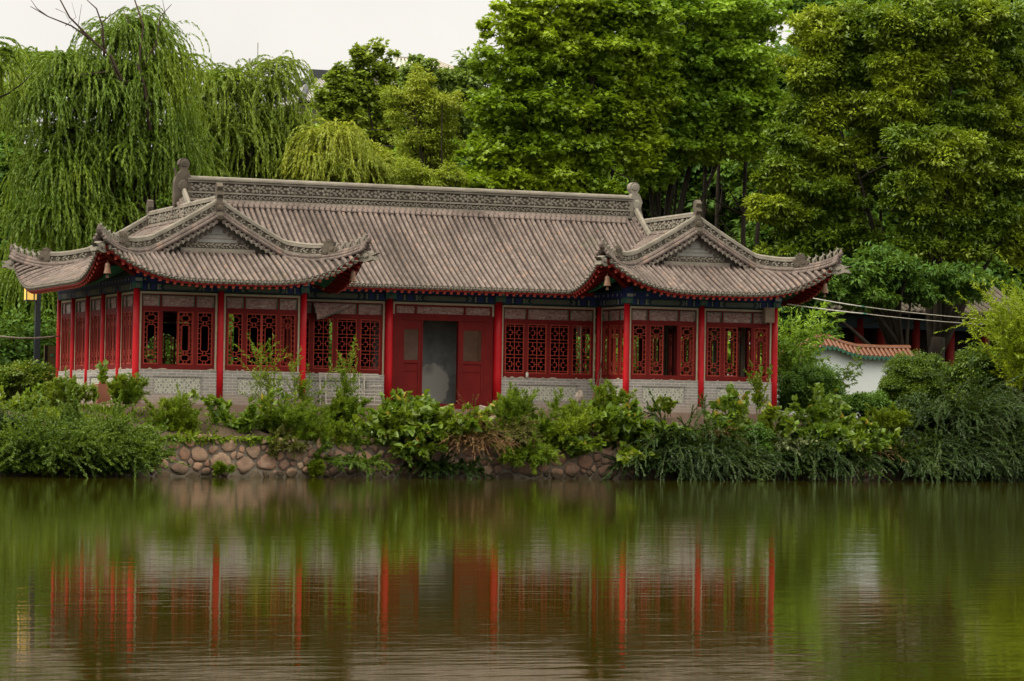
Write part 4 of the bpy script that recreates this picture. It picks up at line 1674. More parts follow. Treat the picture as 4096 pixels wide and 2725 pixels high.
def beam(loc, rz, W):
    mb = MB()
    z = ZT
    mb.k = 1
    mb.box(0, W, 0.0, 0.2, z-0.005, z+0.22)
    mb.k = 0
    mb.box(0, W, -0.03, 0.2, z+0.22, z+0.42)
    mb.k = 1
    mb.box(0, W, -0.015, 0.2, z+0.42, z+0.62)
    def quad(x0, x1, z0, z1, y):
        mb.box(x0, x1, y-0.006, y, z0, z1)
    mb.k = 3
    n = max(3, int(W/0.36))
    for i in range(n):
        mb.dome(((i+0.5)*W/n, -0.031, z+0.32), (1, 0, 0), (0, 0, 1), 0.042, 0.042, 0.008, 9)
    mb.k = 2
    c0, c1 = 0.30*W, 0.70*W
    mb.prism([(c0, 0.105), (c0+0.07, 0.175), (c1-0.07, 0.175), (c1, 0.105), (c1-0.07, 0.035), (c0+0.07, 0.035)], (0, -0.004, z), (1, 0, 0), (0, 0, 1), (0, 0.008, 0))
    mb.k = 3
    for xx, sg in ((c0-0.05, -1), (c1+0.05, 1), (c0-0.10, -1), (c1+0.10, 1)):
        mb.bar((xx, -0.006, z+0.03), (xx+sg*0.06, -0.006, z+0.105), 0.014, 0.008, (0, 1, 0))
        mb.bar((xx+sg*0.06, -0.006, z+0.105), (xx, -0.006, z+0.18), 0.014, 0.008, (0, 1, 0))
    mb.k = 0
    for f in (0.06, 0.16, 0.80, 0.90):
        quad(f*W, f*W+0.05*W, z+0.02, z+0.2, -0.001)
    mb.k = 3
    for f in (0.125, 0.235, 0.775, 0.875):
        for zz in (0.05, 0.105, 0.16):
            quad(f*W, f*W+0.014*W, z+zz-0.02, z+zz+0.02, -0.002)
    mb.k = 4
    quad(0.0, W, z+0.405, z+0.42, -0.032)
    return P_(mb.obj('painted_beam', ['paint_blue', 'paint_deep', 'paint_greygreen', 'paint_pale', 'paint_green'], pav), loc, rz)


HP = math.pi/2


def bay(x, y, rz, W, kind='a', opened=(), film=True, g=0.10):
    """everything between two columns whose axis line starts at (x, y)"""
    d = V3(math.cos(rz), math.sin(rz), 0)
    n = V3(-math.sin(rz), math.cos(rz), 0)
    p = V3(x, y, 0)+d*g+n*0.0
    window(p, rz, W-2*g, kind, opened, film)
    dado(p-n*0.03, rz, W-2*g)
    beam(V3(x, y, 0)-n*0.07, rz, W)


for x0, ops in ((0.0, ((1,), ())), (XR, ((2,), (2,)))):
    for i in range(2):
        op = ops[i]
        bay(x0+i*A_, 0.0, 0.0, A_, 'a', op)
for k in range(5):                                     # the side that faces the path
    bay(0.0, (k+1)*DB, -HP, DB, 'a', (), True, 0.09)
for k in range(5):
    bay(XR+2*A_, k*DB, HP, DB, 'a', (2,) if k % 2 else (), True, 0.09)
bay(XR, REC, -HP, REC, 'a', (), True, 0.1)
bay(2*A_, 0, HP, REC, 'a', (), True, 0.1)
bay(2*A_, REC, 0, HB, 'b', (), True, 0.13)
bay(2*A_+HB+HM, REC, 0, HB, 'b', (), True, 0.13)
for x0 in (0.0, XR):
    for i in range(2):
        if x0 > 0 and i == 0:
            continue
        bay(x0+(i+1)*A_, WD, math.pi, A_, 'a', (1,) if i else ())
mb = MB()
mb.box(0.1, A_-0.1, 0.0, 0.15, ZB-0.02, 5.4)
P_(mb.obj('blackout_wall', 'dark_room', pav), (XR+A_, WD, 0), math.pi)  # solid back bay added to keep the far wing dark inside
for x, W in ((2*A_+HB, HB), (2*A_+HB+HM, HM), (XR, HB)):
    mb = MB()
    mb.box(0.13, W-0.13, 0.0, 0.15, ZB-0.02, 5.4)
    P_(mb.obj('blackout_wall', 'dark_room', pav), (x, YB, 0), math.pi)  # solid back bays added to keep daylight out of the hall

# ---- the door bay
def door_bay():
    x0 = 2*A_+HB+HC
    W = HM-2*HC
    y = REC
    mb = MB()
    mb.k = 1
    z1 = ZT-0.03
    mb.box(0, 0.06, 0.02, 0.13, 4.85, z1)
    mb.box(W-0.06, W, 0.02, 0.13, 4.85, z1)
    mb.box(0.06, W-0.06, 0.02, 0.13, z1-0.065, z1)
    mb.k = 0
    mb.box(0, W, 0.025, 0.14, 4.68, 4.88)
    mb.box(0.06, W-0.06, 0.035, 0.12, 5.10, z1-0.065)
    for x in (0.06, 0.72, 2.30, W-0.12):
        mb.box(x, x+0.06, 0.036, 0.12, 4.88, 5.10)
    mb.box(0, 0.30, 0.04, 0.14, ZB, 4.68)
    mb.box(W-0.30, W, 0.04, 0.14, ZB, 4.68)
    mb.box(2.13, 2.22, 0.02, 0.2, ZB, 4.68)
    mb.box(0.93, 0.98, 0.03, 0.18, ZB, 4.68)
    mb.box(0, W, 0.0, 0.16, ZB-0.02, ZB+0.14)
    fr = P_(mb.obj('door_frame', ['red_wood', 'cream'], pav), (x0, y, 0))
    for a, b in ((0.12, 0.72), (0.78, 2.30), (2.36, W-0.12)):
        q = MB()
        g = np.array([[(a+(b-a)*i/15, 0.075+R.normal()*0.008, 4.88+0.22*j/6) for j in range(7)] for i in range(16)])
        q.grid(g)
        q.obj('transom_pane', 'plastic_film', fr, True)
    for a, b in ((0.30, 0.93), (2.22, W-0.30)):
        mb = MB()
        mb.k = 0
        w_ = b-a
        s = 0.085
        zz0, zz1 = ZB+0.15, 4.67
        wz0, wz1 = 3.46, 4.40
        mb.box(0, s, 0.03, 0.09, zz0, zz1)
        mb.box(w_-s, w_, 0.03, 0.09, zz0, zz1)
        mb.box(s, w_-s, 0.031, 0.09, wz1, zz1)
        mb.box(s, w_-s, 0.031, 0.09, 3.36, wz0)
        mb.box(s, w_-s, 0.05, 0.08, 2.4, 3.36)
        mb.box(s, w_-s, 0.031, 0.09, 3.12, 3.16)
        mb.box(s, w_-s, 0.031, 0.09, zz0, 2.42)
        mb.box(s+0.02, w_-s-0.02, 0.018, 0.031, 3.37, 3.40)
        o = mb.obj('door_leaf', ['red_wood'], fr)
        o.location = (a, 0.02, 0)
        q = MB()
        iw, ih = w_-2*s, wz1-wz0
        st = 0.058
        for k in range(-20, 30):
            for sg in (1, -1):
                pts = []
                x_s = k*st
                # a diagonal clipped to the opening
                t0, t1 = 0.0, ih
                xa = (lambda t: x_s+t) if sg == 1 else (lambda t: iw-x_s-t)
                if sg == 1:
                    t0, t1 = max(0, -x_s), min(ih, iw-x_s)
                    if t1-t0 > 0.02:
                        pts = [(x_s+t0, t0), (x_s+t1, t1)]
                else:
                    t0, t1 = max(0, -x_s), min(ih, iw-x_s)
                    if t1-t0 > 0.02:
                        pts = [(iw-x_s-t0, t0), (iw-x_s-t1, t1)]
                if pts:
                    q.bar((pts[0][0]+s, 0.055+0.006*sg, pts[0][1]+wz0), (pts[1][0]+s, 0.055+0.006*sg, pts[1][1]+wz0), 0.012, 0.010, (0, 1, 0))
        q.obj('lattice', 'rust', o)
    beam((x0-HC, y-0.07, 0), 0, HM)
    return fr


door_bay()
# plaster screen wall seen through the door
mb = MB()
mb.box(-1.5, 1.9, 0, 0.2, 0, 3.3)
P_(mb.obj('screen_wall', 'plaster_grey', pav), (2*A_+HB+HM/2-0.25, REC+1.5, ZB))
# floor and dark ceiling boards inside
mb = MB()
mb.box(0.2, XR+2*A_-0.2, REC+0.3, YB-0.3, ZB-0.1, ZB+0.03)
mb.box(0.2, 2*A_-0.2, 0.25, WD-0.25, ZB-0.1, ZB+0.034)
mb.box(XR+0.2, XR+2*A_-0.2, 0.25, WD-0.25, ZB-0.1, ZB+0.034)
P_(mb.obj('indoor_floor', 'concrete', pav))
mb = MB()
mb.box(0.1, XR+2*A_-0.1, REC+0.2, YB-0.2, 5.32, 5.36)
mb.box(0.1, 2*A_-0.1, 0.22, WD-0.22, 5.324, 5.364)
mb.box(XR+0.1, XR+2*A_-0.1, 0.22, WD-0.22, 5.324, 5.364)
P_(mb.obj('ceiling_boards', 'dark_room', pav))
# partition with a round moon opening, seen through the open casement of the near wing
mb = MB()
cx_, cz_, rr_ = 0.0, 3.62, 0.62
n = 28
ring = [(cx_+rr_*math.cos(2*math.pi*i/n), cz_+rr_*math.sin(2*math.pi*i/n)) for i in range(n)]
outer = []
for i in range(n):
    a = 2*math.pi*i/n
    k = 1/max(abs(math.cos(a)), abs(math.sin(a)))
    outer.append((cx_+0.95*k*math.cos(a), cz_+0.95*k*math.sin(a)))
for yy, dr_ in ((0, 1), (0.08, -1)):
    vs = [(x, yy, z) for x, z in ring]+[(x, yy, z) for x, z in outer]
    mb.add(vs, [(i, (i+1) % n, n+(i+1) % n, n+i) for i in range(n)])
mb.add([(x, 0, z) for x, z in ring]+[(x, 0.08, z) for x, z in ring], [(i, (i+1) % n, n+(i+1) % n, n+i) for i in range(n)])
mb.box(-1.9, -0.95, 0, 0.08, ZB, 5.3)
mb.box(0.95, 1.6, 0, 0.08, ZB, 5.3)
mb.box(-0.95, 0.95, 0, 0.08, ZB, cz_-0.95)
mb.k = 1
for i in range(9):
    mb.box(-0.9+i*0.22, -0.87+i*0.22, 0.02, 0.05, cz_+0.95, 5.3)
for j in range(4):
    mb.box(-0.95, 0.95, 0.022, 0.048, 4.68+j*0.17, 4.71+j*0.17)
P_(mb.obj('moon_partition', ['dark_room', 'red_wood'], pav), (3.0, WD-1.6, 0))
# plinth of the pavilion with its low step
mb = MB()
mb.box(-0.45, XR+2*A_+0.45, -0.62, WD+0.4, 1.2, 1.985)
mb.box(-0.8, XR+2*A_+0.8, -1.12, -0.6, 1.2, 1.83)
mb.box(2*A_+0.2, XR-0.2, -1.0, REC-0.2, 1.2, 1.97)
P_(mb.obj('plinth', 'plinth', pav))

# ------------------------------------------------------------------ ground, bank, lake
SHX = [-600, -60, -30, -8, -1.24, 8, 15, 22.8, 29.6, 50, 120, 700]
SHY = [-90, -26, -13, -6.4, -4.68, -3.21, -2.73, -1.7, 0.4, 6, 20, 90]


def ys(x):
    return np.interp(x, SHX, SHY)


def bankz(x, y):
    return np.interp(y-ys(x), [0.0, 0.15, 0.9, 1.7, 2.6], [0.9, 1.05, 1.35, 1.6, 1.72])


xs = np.concatenate([np.array([-3000, -1200, -500, -200, -100, -60, -30]), np.linspace(-14, 36, 130), np.array([45, 60, 90, 150, 300, 700, 1500, 3000])])
prof = [(0.02, -0.8), (0.02, 0.9), (0.15, 1.05), (0.5, 1.2), (0.9, 1.35), (1.3, 1.48), (1.7, 1.6), (2.1, 1.68), (2.6, 1.72), (6, 1.72), (14, 1.72), (40, 1.75), (120, 1.8), (500, 2), (3000, 2)]
g = np.empty((len(xs), len(prof), 3))
for i, x in enumerate(xs):
    for j, (dy, z) in enumerate(prof):
        wob = 0.10*math.sin(x*2.3+j)+0.07*math.sin(x*5.1+j*2) if 2 < j < 9 else 0
        g[i, j] = (x, float(ys(x))+dy+(0 if j else 0), z+wob*(1 if z < 1.7 else 0.3))
mb = MB()
mb.grid(g[:, ::-1])
tag(mb.obj('ground', 'soil', None, True), kind='structure')
mb = MB()
mb.add([(-2500, -1500, 0), (2500, -1500, 0), (2500, 100, 0), (-2500, 100, 0)], [(0, 1, 2, 3)])
tag(mb.obj('water', 'lake_water'), kind='structure')


def clip(poly, p, q, w_=0.5):
    """keep the part of poly nearer to p than to q"""
    m = p+(q-p)*w_
    d = q-p
    res = []
    for i in range(len(poly)):
        a, b = poly[i], poly[(i+1) % len(poly)]
        fa, fb = np.dot(a-m, d), np.dot(b-m, d)
        if fa <= 0:
            res.append(a)
        if fa*fb < 0:
            res.append(a+(b-a)*fa/(fa-fb))
    return res


def rubble_wall():
    r = np.random.default_rng(5)
    x0, x1, H = -4.5, 33.0, 1.22
    pts = []
    tries = 0
    rad = []
    while tries < 26000:
        tries += 1
        p = V3(x0+(x1-x0)*r.random(), -0.15+(H+0.2)*r.random())
        q = 0.17+0.12*r.random() if tries < 2500 else (0.11+0.05*r.random() if tries < 9000 else 0.075)
        if all((abs(p[0]-o[0]) > 0.7) or np.hypot(*((p-o)*V3(0.85, 1.2))) > q+s_ for o, s_ in zip(pts, rad)):
            pts.append(p)
            rad.append(q)
    st = MB()
    for i, p in enumerate(pts):
        poly = [p+V3(a, b) for a, b in ((-0.6, -0.5), (0.6, -0.5), (0.6, 0.5), (-0.6, 0.5))]
        for j, q in enumerate(pts):
            if q is not p and abs(q[0]-p[0]) < 1.2 and len(poly) > 2:
                poly = clip(poly, p, q, rad[i]/(rad[i]+rad[j]))
        if len(poly) < 3:
            continue
        c = sum(poly)/len(poly)
        for _ in range(1 if r.random() < 0.6 else 2):
            poly = [x for i_ in range(len(poly)) for x in (poly[i_]*0.75+poly[(i_+1) % len(poly)]*0.25, poly[i_]*0.25+poly[(i_+1) % len(poly)]*0.75)]
        sh = 0.76+0.17*r.random()
        top = 1.10+0.08*r.random()
        if c[1] > 1.12:
            continue
        n = len(poly)
        rings = []
        hgt = 0.02+0.045*r.random()
        tilt = r.normal(size=2)*0.10
        for k, h in ((sh, -0.03), (sh*0.97, 0.45), (sh*0.84, 0.85), (sh*0.45, 1.0)):
            for a in poly:
                b = c+(a-c)*k*(1+0.06*r.normal())
                z = min(max(-0.3, b[1]), top)
                rings.append((b[0], float(ys(b[0]))-hgt*h-0.01+np.dot(tilt, b-c)*max(h, 0)*0.4-0.05, z))
        rings.append((c[0], float(ys(c[0]))-hgt-0.06, min(max(-0.3, c[1]), top-0.02)))
        fs = [(k*n+j, k*n+(j+1) % n, (k+1)*n+(j+1) % n, (k+1)*n+j) for k in range(3) for j in range(n)]
        fs += [(3*n+j, 3*n+(j+1) % n, 4*n) for j in range(n)]
        st.add(rings, fs)
    root = thing('rubble_wall', 'low lakeside retaining wall of rounded pink and grey boulders in mortar', 'stone wall', (14, float(ys(14)), 0))
    o = st.obj('boulder_face', 'boulder', root, True)
    mb = MB()
    n = 160
    gx = np.linspace(x0-12, x1+10, n)
    g = np.array([[(x, float(ys(x))-0.045+0.02*math.sin(x*9+z*11), z) for z in np.linspace(-0.5, 1.02, 12)] for x in gx])
    g2 = np.array([[(x, float(ys(x))-0.045+d, 1.02+0.02*math.sin(x*5)) for d in (0.0, 0.2, 0.4)] for x in gx])
    mb.grid(g)
    mb.grid(g2)
    m_ = mb.obj('mortar_bed', 'mortar', root, True)
    for q in (o, m_):
        q.location = -V3(14, float(ys(14)), 0)


rubble_wall()

# ------------------------------------------------------------------ trees
W1 = [(80, 150, 45, 40, 2), (130, 145, 55, 48), (205, 130, 60, 45), (300, 90, 75, 70), (345, 60, 55, 45), (390, 150, 45, 60), (125, 240, 80, 80), (240, 220, 100, 80), (340, 220, 80, 90),
      (115, 360, 65, 90), (200, 350, 100, 90), (320, 360, 90, 80), (95, 500, 45, 70), (160, 480, 90, 70), (270, 460, 80, 60), (75, 620, 35, 50), (120, 600, 55, 60), (390, 330, 60, 60)]
willow1 = willow_tree('tall weeping willow with bare dead branches on top behind the near wing', W1, 335, 17, 'leaf_willow', 1, 2.3, (1.3, 3.4), 0.14, 0.42, mound=0.95, per=2)
off = np.array(willow1.location)
mb = MB()
for path, r0 in ([[(300, 230), (255, 130), (215, 95), (160, 40), (128, -20)], 0.10], [[(215, 95), (165, 60), (110, 38), (70, 15)], 0.06], [[(110, 38), (85, 20), (68, -5)], 0.035],
                 [[(240, 130), (236, 60), (222, 20), (200, 0)], 0.07], [[(236, 50), (255, 35), (290, 12)], 0.04], [[(345, 300), (335, 210), (318, 150), (330, 60), (305, -15)], 0.11],
                 [[(330, 150), (360, 100), (368, 40), (395, 10)], 0.055], [[(368, 60), (380, 30), (372, -10)], 0.03], [[(250, 165), (200, 170), (165, 175)], 0.04], [[(205, 95), (180, 60), (188, 10)], 0.03],
                 [[(150, 60), (175, 40), (165, 5)], 0.02], [[(300, 190), (270, 180), (235, 95), (232, 60)], 0.05], [[(330, 100), (300, 60), (282, 20)], 0.035], [[(128, 20), (150, 30), (170, 70)], 0.018]):
    pp = [at(x, y, 17-1.5)-off for x, y in path]
    mb.tube(pp, list(np.linspace(r0*0.62, r0*0.2, len(pp))), 6)
mb.obj('dead_branch', 'bark_dead', willow1, True)
W2 = [(480, 190, 45, 55), (530, 200, 45, 45), (590, 220, 50, 50), (640, 170, 28, 48), (655, 290, 40, 35), (460, 280, 60, 60), (560, 290, 80, 60), (660, 310, 80, 60), (500, 380, 70, 50), (610, 380, 90, 50), (720, 370, 60, 60)]
willow_tree('pale green weeping willow behind the middle of the left roof', W2, 560, 23, 'leaf_willow_light', 2, 2.3, (1.2, 2.8), 0.14, 0.3, mound=0.9)
willow_tree('yellow-green young willow whose fringe touches the left end of the ridge', [(760, 310, 45, 50), (790, 350, 60, 50), (730, 400, 60, 50), (840, 400, 50, 40)], 770, 21, 'leaf_feather', 3, 2.0, (1.2, 2.6), 0.15, 0.16, mound=0.9)
willow_tree('willow sprig hanging in at the left edge of the view', [(-25, 150, 22, 40)], -60, 14, 'leaf_willow', 4, 1.5, (1.2, 2.2), 0.16, 0.2, mound=0.8)
broad_tree('feathery yellow-green tree with a slanting dark trunk above the ridge', [(965, 195, 28, 40), (990, 250, 48, 45), (930, 265, 38, 45), (1015, 310, 45, 50), (960, 330, 50, 45), (905, 225, 22, 28), (1000, 375, 45, 35), (1040, 250, 20, 40)], 1045, 24,
           'leaf_feather', 'narrow', 0.15, 0.42, 150, 1.0, 0.17, 0.4, 11, 'feathery_tree', 'tree', None, 0.25, 0.8, 0.3, loose=0.5, limbs=16)
for (label, env, bx, Y, s) in (('low feathery tree crown just left of the slanting trunk', [(870, 370, 35, 40), (840, 415, 40, 35), (895, 410, 25, 30)], 900, 22, 12),
                               ('low feathery tree crown nearest the middle of the ridge', [(950, 405, 40, 40), (1000, 420, 40, 30), (1040, 410, 25, 30)], 960, 20, 13),
                               ('small feathery tree crown under the maple behind the roof', [(805, 340, 30, 35), (760, 370, 30, 40), (790, 395, 35, 35)], 790, 23, 14)):
    broad_tree(label, env, bx, Y, 'leaf_feather', 'narrow', 0.15, 0.40, 150, 1.1, 0.1, 0.4, s, 'feathery_tree', 'tree', None, 0.25, 0.8, 0.3, loose=0.5, limbs=10)
broad_tree('maple with an open upright crown standing against the white sky', [(752, 225, 22, 34), (775, 190, 20, 38), (800, 205, 26, 50), (845, 155, 26, 50), (890, 160, 20, 45), (770, 255, 32, 38), (830, 225, 45, 45), (880, 240, 38, 50), (800, 295, 50, 40), (870, 310, 50, 35), (820, 130, 10, 28), (865, 120, 10, 25)], 840, 36,
           'leaf_maple', 'plane', 0.21, 0.45, 65, 0.95, 0.2, 0.5, 15, 'maple_tree', 'tree', None, 0.3, 0.8, loose=0.35, limbs=18)
broad_tree('blue-green distant tree in front of the far beige building', [(972, 152, 26, 20), (948, 172, 24, 22), (1088, 152, 26, 20), (1020, 178, 30, 20), (975, 190, 32, 24), (1060, 205, 55, 36), (1100, 175, 40, 28), (1040, 260, 70, 48), (940, 215, 30, 28)], 1040, 60, 'leaf_far', 'oval', 0.30, 0.65, 100, 1.2, 0.25, 0.5, 16, 'distant_tree', 'tree', loose=0.4)
P1 = [(1200, 60, 75, 60), (1290, 20, 90, 70), (1400, 20, 90, 70), (1190, 160, 80, 70), (1290, 130, 100, 70), (1400, 130, 100, 70), (1150, 260, 65, 60), (1250, 250, 100, 60), (1370, 250, 100, 60), (1130, 350, 60, 55), (1230, 350, 90, 55), (1350, 350, 100, 55), (1170, 420, 80, 35), (1300, 430, 100, 40), (1480, 60, 70, 80), (1490, 200, 60, 80), (1470, 330, 60, 70), (1100, 420, 50, 35)]
broad_tree('bright green plane tree with star-shaped leaves above the middle of the ridge', P1, 1330, 22, 'leaf_plane', 'plane', 0.19, 0.5, 85, 0.95, 0.22, 0.4, 17, 'plane_tree', 'tree', None, 0.35, 0.62, loose=0.4, limbs=16)
P2 = [(1520, 20, 90, 60), (1620, 40, 90, 60), (1720, 40, 90, 60), (1510, 120, 80, 70), (1600, 140, 90, 70), (1700, 150, 90, 70), (1540, 230, 80, 60), (1640, 250, 100, 60), (1740, 240, 70, 60), (1480, 310, 70, 60), (1590, 330, 90, 45), (1700, 330, 70, 40), (1500, 400, 60, 40)]
broad_tree('darker plane tree whose trunk rises beside the right ridge end', P2, 1515, 24, 'leaf_plane_dark', 'plane', 0.19, 0.5, 85, 0.95, 0.22, 0.45, 18, 'plane_tree', 'tree', None, 0.35, 0.62, loose=0.4, limbs=10)
for px, Y, s, lab in ((1612, 25, 31, 'slender dark tree trunk second from the right ridge end'), (1650, 28, 32, 'slender dark tree trunk leaning right between two straight ones'),
                      (1698, 24, 33, 'slender dark trunk just left of the magnolia leaves'), (1735, 27, 34, 'slender leaning trunk close behind the magnolia')):
    b = V3(at(px, 900, Y)[0], Y, GZ-0.3)
    t = at(px+R.normal()*18+20, 330, Y+1.5)
    root = thing('slender_tree', lab, 'tree', b)
    mb = MB()
    pth = limb_path((0, 0, 0), t-b, 8, 0.03)
    mb.tube(pth, list(np.linspace(0.15, 0.07, 8)), 8)
    for q in range(5):
        i = random.randint(3, 6)
        mb.tube(limb_path(pth[i], pth[i]+V3(R.normal()*1.2, R.normal()*0.8, 1.0+R.random()), 5, 0.08), [0.05, 0.04, 0.03, 0.02, 0.01], 5)
    mb.obj('trunk', 'bark', root, True)
    C = np.array([pth[-1]+R.normal(size=3)*V3(0.9, 0.9, 0.7)+V3(0, 0, 0.6) for q in range(9)])
    P, D, N, S = clump_leaves(C, np.full((9, 3), 0.7), 90, 0.24, 0.3)
    leaf_mesh('crown', P, D, N, S, 'plane', 'leaf_plane_dark', root)

MG = [(1890, 90, 60, 50), (1960, 60, 60, 50), (1870, 170, 55, 50), (1950, 160, 60, 45), (1880, 260, 60, 50), (1960, 250, 60, 50), (1830, 330, 50, 45), (1910, 350, 70, 45), (1800, 400, 55, 40), (1870, 430, 70, 45),
      (1770, 480, 50, 30), (1840, 500, 60, 40), (1930, 460, 60, 45), (2010, 120, 50, 60), (2020, 230, 45, 60), (2040, 310, 45, 40), (2080, 370, 60, 50), (1980, 400, 50, 40), (1880, 560, 70, 40), (1960, 550, 70, 50), (1820, 590, 50, 40)]
broad_tree('magnolia with yellow-green leaf rosettes reaching over the right wing', MG, 2060, 13, 'leaf_magnolia', 'long', 0.20, 0.5, 170, 1.35, 0.24, 0.3, 19, 'magnolia_tree', 'tree', None, 0.1, 0.8, 0.4, limbs=14, loose=0.35)
MG2 = [(2085, 335, 50, 40, -2.0), (2150, 365, 50, 40, -2.0), (2115, 430, 42, 34, -2.0), (2200, 330, 45, 35, -2.0), (2060, 170, 50, 50), (2062, 260, 45, 45), (2050, 70, 50, 50), (2110, 60, 70, 60), (2200, 40, 70, 50), (2290, 60, 70, 60), (2120, 170, 60, 60), (2210, 150, 70, 50), (2310, 170, 60, 60), (2140, 270, 60, 45), (2180, 320, 60, 35), (2260, 270, 60, 50), (2330, 290, 50, 60), (2140, 420, 45, 40), (2240, 400, 70, 50), (2310, 400, 60, 50),
       (2220, 480, 55, 45), (2290, 510, 60, 50), (2340, 560, 50, 50), (2220, 570, 60, 40), (2130, 560, 50, 50), (2100, 480, 50, 40), (2180, 400, 50, 40), (2080, 440, 40, 40), (2160, 500, 40, 30), (2350, 400, 40, 60), (2270, 350, 60, 40)]
broad_tree('spreading magnolia with several trunks filling the upper right corner', MG2, 2150, 11, 'leaf_magnolia', 'long', 0.20, 0.5, 170, 1.35, 0.40, 0.22, 20, 'magnolia_tree', 'tree', None, 0.1, 0.8, 0.4, limbs=11, loose=0.35)
MG3 = [(1870, 660, 60, 45), (1960, 640, 60, 40), (2040, 620, 60, 50), (2110, 660, 50, 40), (1830, 720, 40, 40), (1880, 760, 40, 35), (1990, 690, 60, 25), (2210, 650, 60, 40)]
broad_tree('low dark magnolia boughs hanging behind the right end of the pavilion', MG3, 2075, 9, 'leaf_dark', 'long', 0.22, 0.5, 150, 1.5, 0.3, 0.45, 21, 'magnolia_tree', 'tree', None, 0.4, 0.75, 0.4, limbs=7)  # dark leaf colour carries the deep shade of this place
# darker trees of the second row
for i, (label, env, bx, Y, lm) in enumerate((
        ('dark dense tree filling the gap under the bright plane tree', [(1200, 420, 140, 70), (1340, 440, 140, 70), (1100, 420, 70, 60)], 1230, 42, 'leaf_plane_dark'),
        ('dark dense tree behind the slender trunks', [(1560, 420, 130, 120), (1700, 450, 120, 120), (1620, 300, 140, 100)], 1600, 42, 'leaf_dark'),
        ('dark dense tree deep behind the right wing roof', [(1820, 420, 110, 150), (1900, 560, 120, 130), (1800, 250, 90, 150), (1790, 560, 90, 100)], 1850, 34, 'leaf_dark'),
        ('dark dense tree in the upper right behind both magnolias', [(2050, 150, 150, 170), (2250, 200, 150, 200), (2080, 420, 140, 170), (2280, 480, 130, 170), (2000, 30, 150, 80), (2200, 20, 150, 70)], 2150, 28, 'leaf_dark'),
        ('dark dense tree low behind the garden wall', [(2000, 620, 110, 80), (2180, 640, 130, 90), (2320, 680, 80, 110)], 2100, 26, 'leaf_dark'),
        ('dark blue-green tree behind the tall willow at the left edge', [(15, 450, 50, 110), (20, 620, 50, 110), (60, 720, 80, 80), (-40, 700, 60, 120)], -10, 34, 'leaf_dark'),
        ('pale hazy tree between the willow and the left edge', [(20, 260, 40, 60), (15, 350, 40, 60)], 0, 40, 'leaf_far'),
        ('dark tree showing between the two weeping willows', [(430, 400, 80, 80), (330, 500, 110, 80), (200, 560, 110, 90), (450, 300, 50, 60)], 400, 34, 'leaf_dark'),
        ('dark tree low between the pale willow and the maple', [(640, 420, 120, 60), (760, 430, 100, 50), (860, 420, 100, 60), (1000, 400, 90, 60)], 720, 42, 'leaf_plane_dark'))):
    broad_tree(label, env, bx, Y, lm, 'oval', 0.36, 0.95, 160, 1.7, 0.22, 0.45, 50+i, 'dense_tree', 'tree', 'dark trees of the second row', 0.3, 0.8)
# the wood far behind, one mass
r = np.random.default_rng(77)
C = []
for px in np.arange(-250, 2650, 26):
    topy = np.interp(px, [-250, 0, 420, 760, 1100, 1300, 2600], [300, 420, 330, 330, 260, 150, 60])
    for q in range(16):
        Y = 62+30*r.random()
        c = at(px+r.normal()*12, topy+(985-topy)*r.random()**0.9, Y)
        C.append(c)
C = np.array(C)
P, D, N, S = clump_leaves(C, np.tile(V3(2.3, 2.3, 2.0), (len(C), 1)), 110, 0.62, 0.3, 0.3, r)
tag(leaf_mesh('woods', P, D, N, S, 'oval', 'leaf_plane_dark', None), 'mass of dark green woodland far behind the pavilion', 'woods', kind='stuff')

# ------------------------------------------------------------------ far buildings
def far_hall():
    Y = 118
    a = at(640, 240, Y)
    b = at(905, 240, Y)
    zt = at(735, 163, Y)[2]
    zl = at(690, 220, Y)[2]-1.0
    root = thing('tiled_hall', 'far hall with a pale tiled hip roof and dark ridge behind the willows', 'building', ((a[0]+b[0])/2, Y, GZ))
    o = V3((a[0]+b[0])/2, Y, GZ)
    W = (b[0]-a[0])/2
    rx = W*0.42
    mb = MB()
    mb.box(-W*0.9, W*0.9, -4, 4, 0, zl-GZ)
    mb.obj('wall', 'far_wall', root)
    mb = MB()
    e, t = zl-GZ, zt-GZ-0.6
    v = [(-W, -5.5, e), (W, -5.5, e), (W, 5.5, e), (-W, 5.5, e), (-rx, 0, t), (rx, 0, t)]
    mb.add(v, [(0, 1, 5, 4), (1, 2, 5), (2, 3, 4, 5), (3, 0, 4)], [(x*3, z*1.6) for x, y, z in v])
    for k_ in range(42):
        x = -W+2*W*(k_+0.5)/42
        f = min(1.0, (W-abs(x))/(W-rx))
        mb.tube([(x, -5.5, e+0.05), (x, -5.5+5.5*f, e+(t-e)*f+0.05)], 0.09, 5)
    rf = mb.obj('roof', 'far_tile', root)
    mb = MB()
    mb.bar((-rx-0.2, 0, t+0.25), (rx+0.2, 0, t+0.25), 0.5, 0.8)
    for sx_, sy in ((-1, -1), (1, -1), (-1, 1), (1, 1)):
        mb.bar((sx_*rx, 0, t+0.1), (sx_*W, sy*5.5, e+0.1), 0.35, 0.3)
    mb.obj('ridge', 'far_trim', rf)


far_hall()


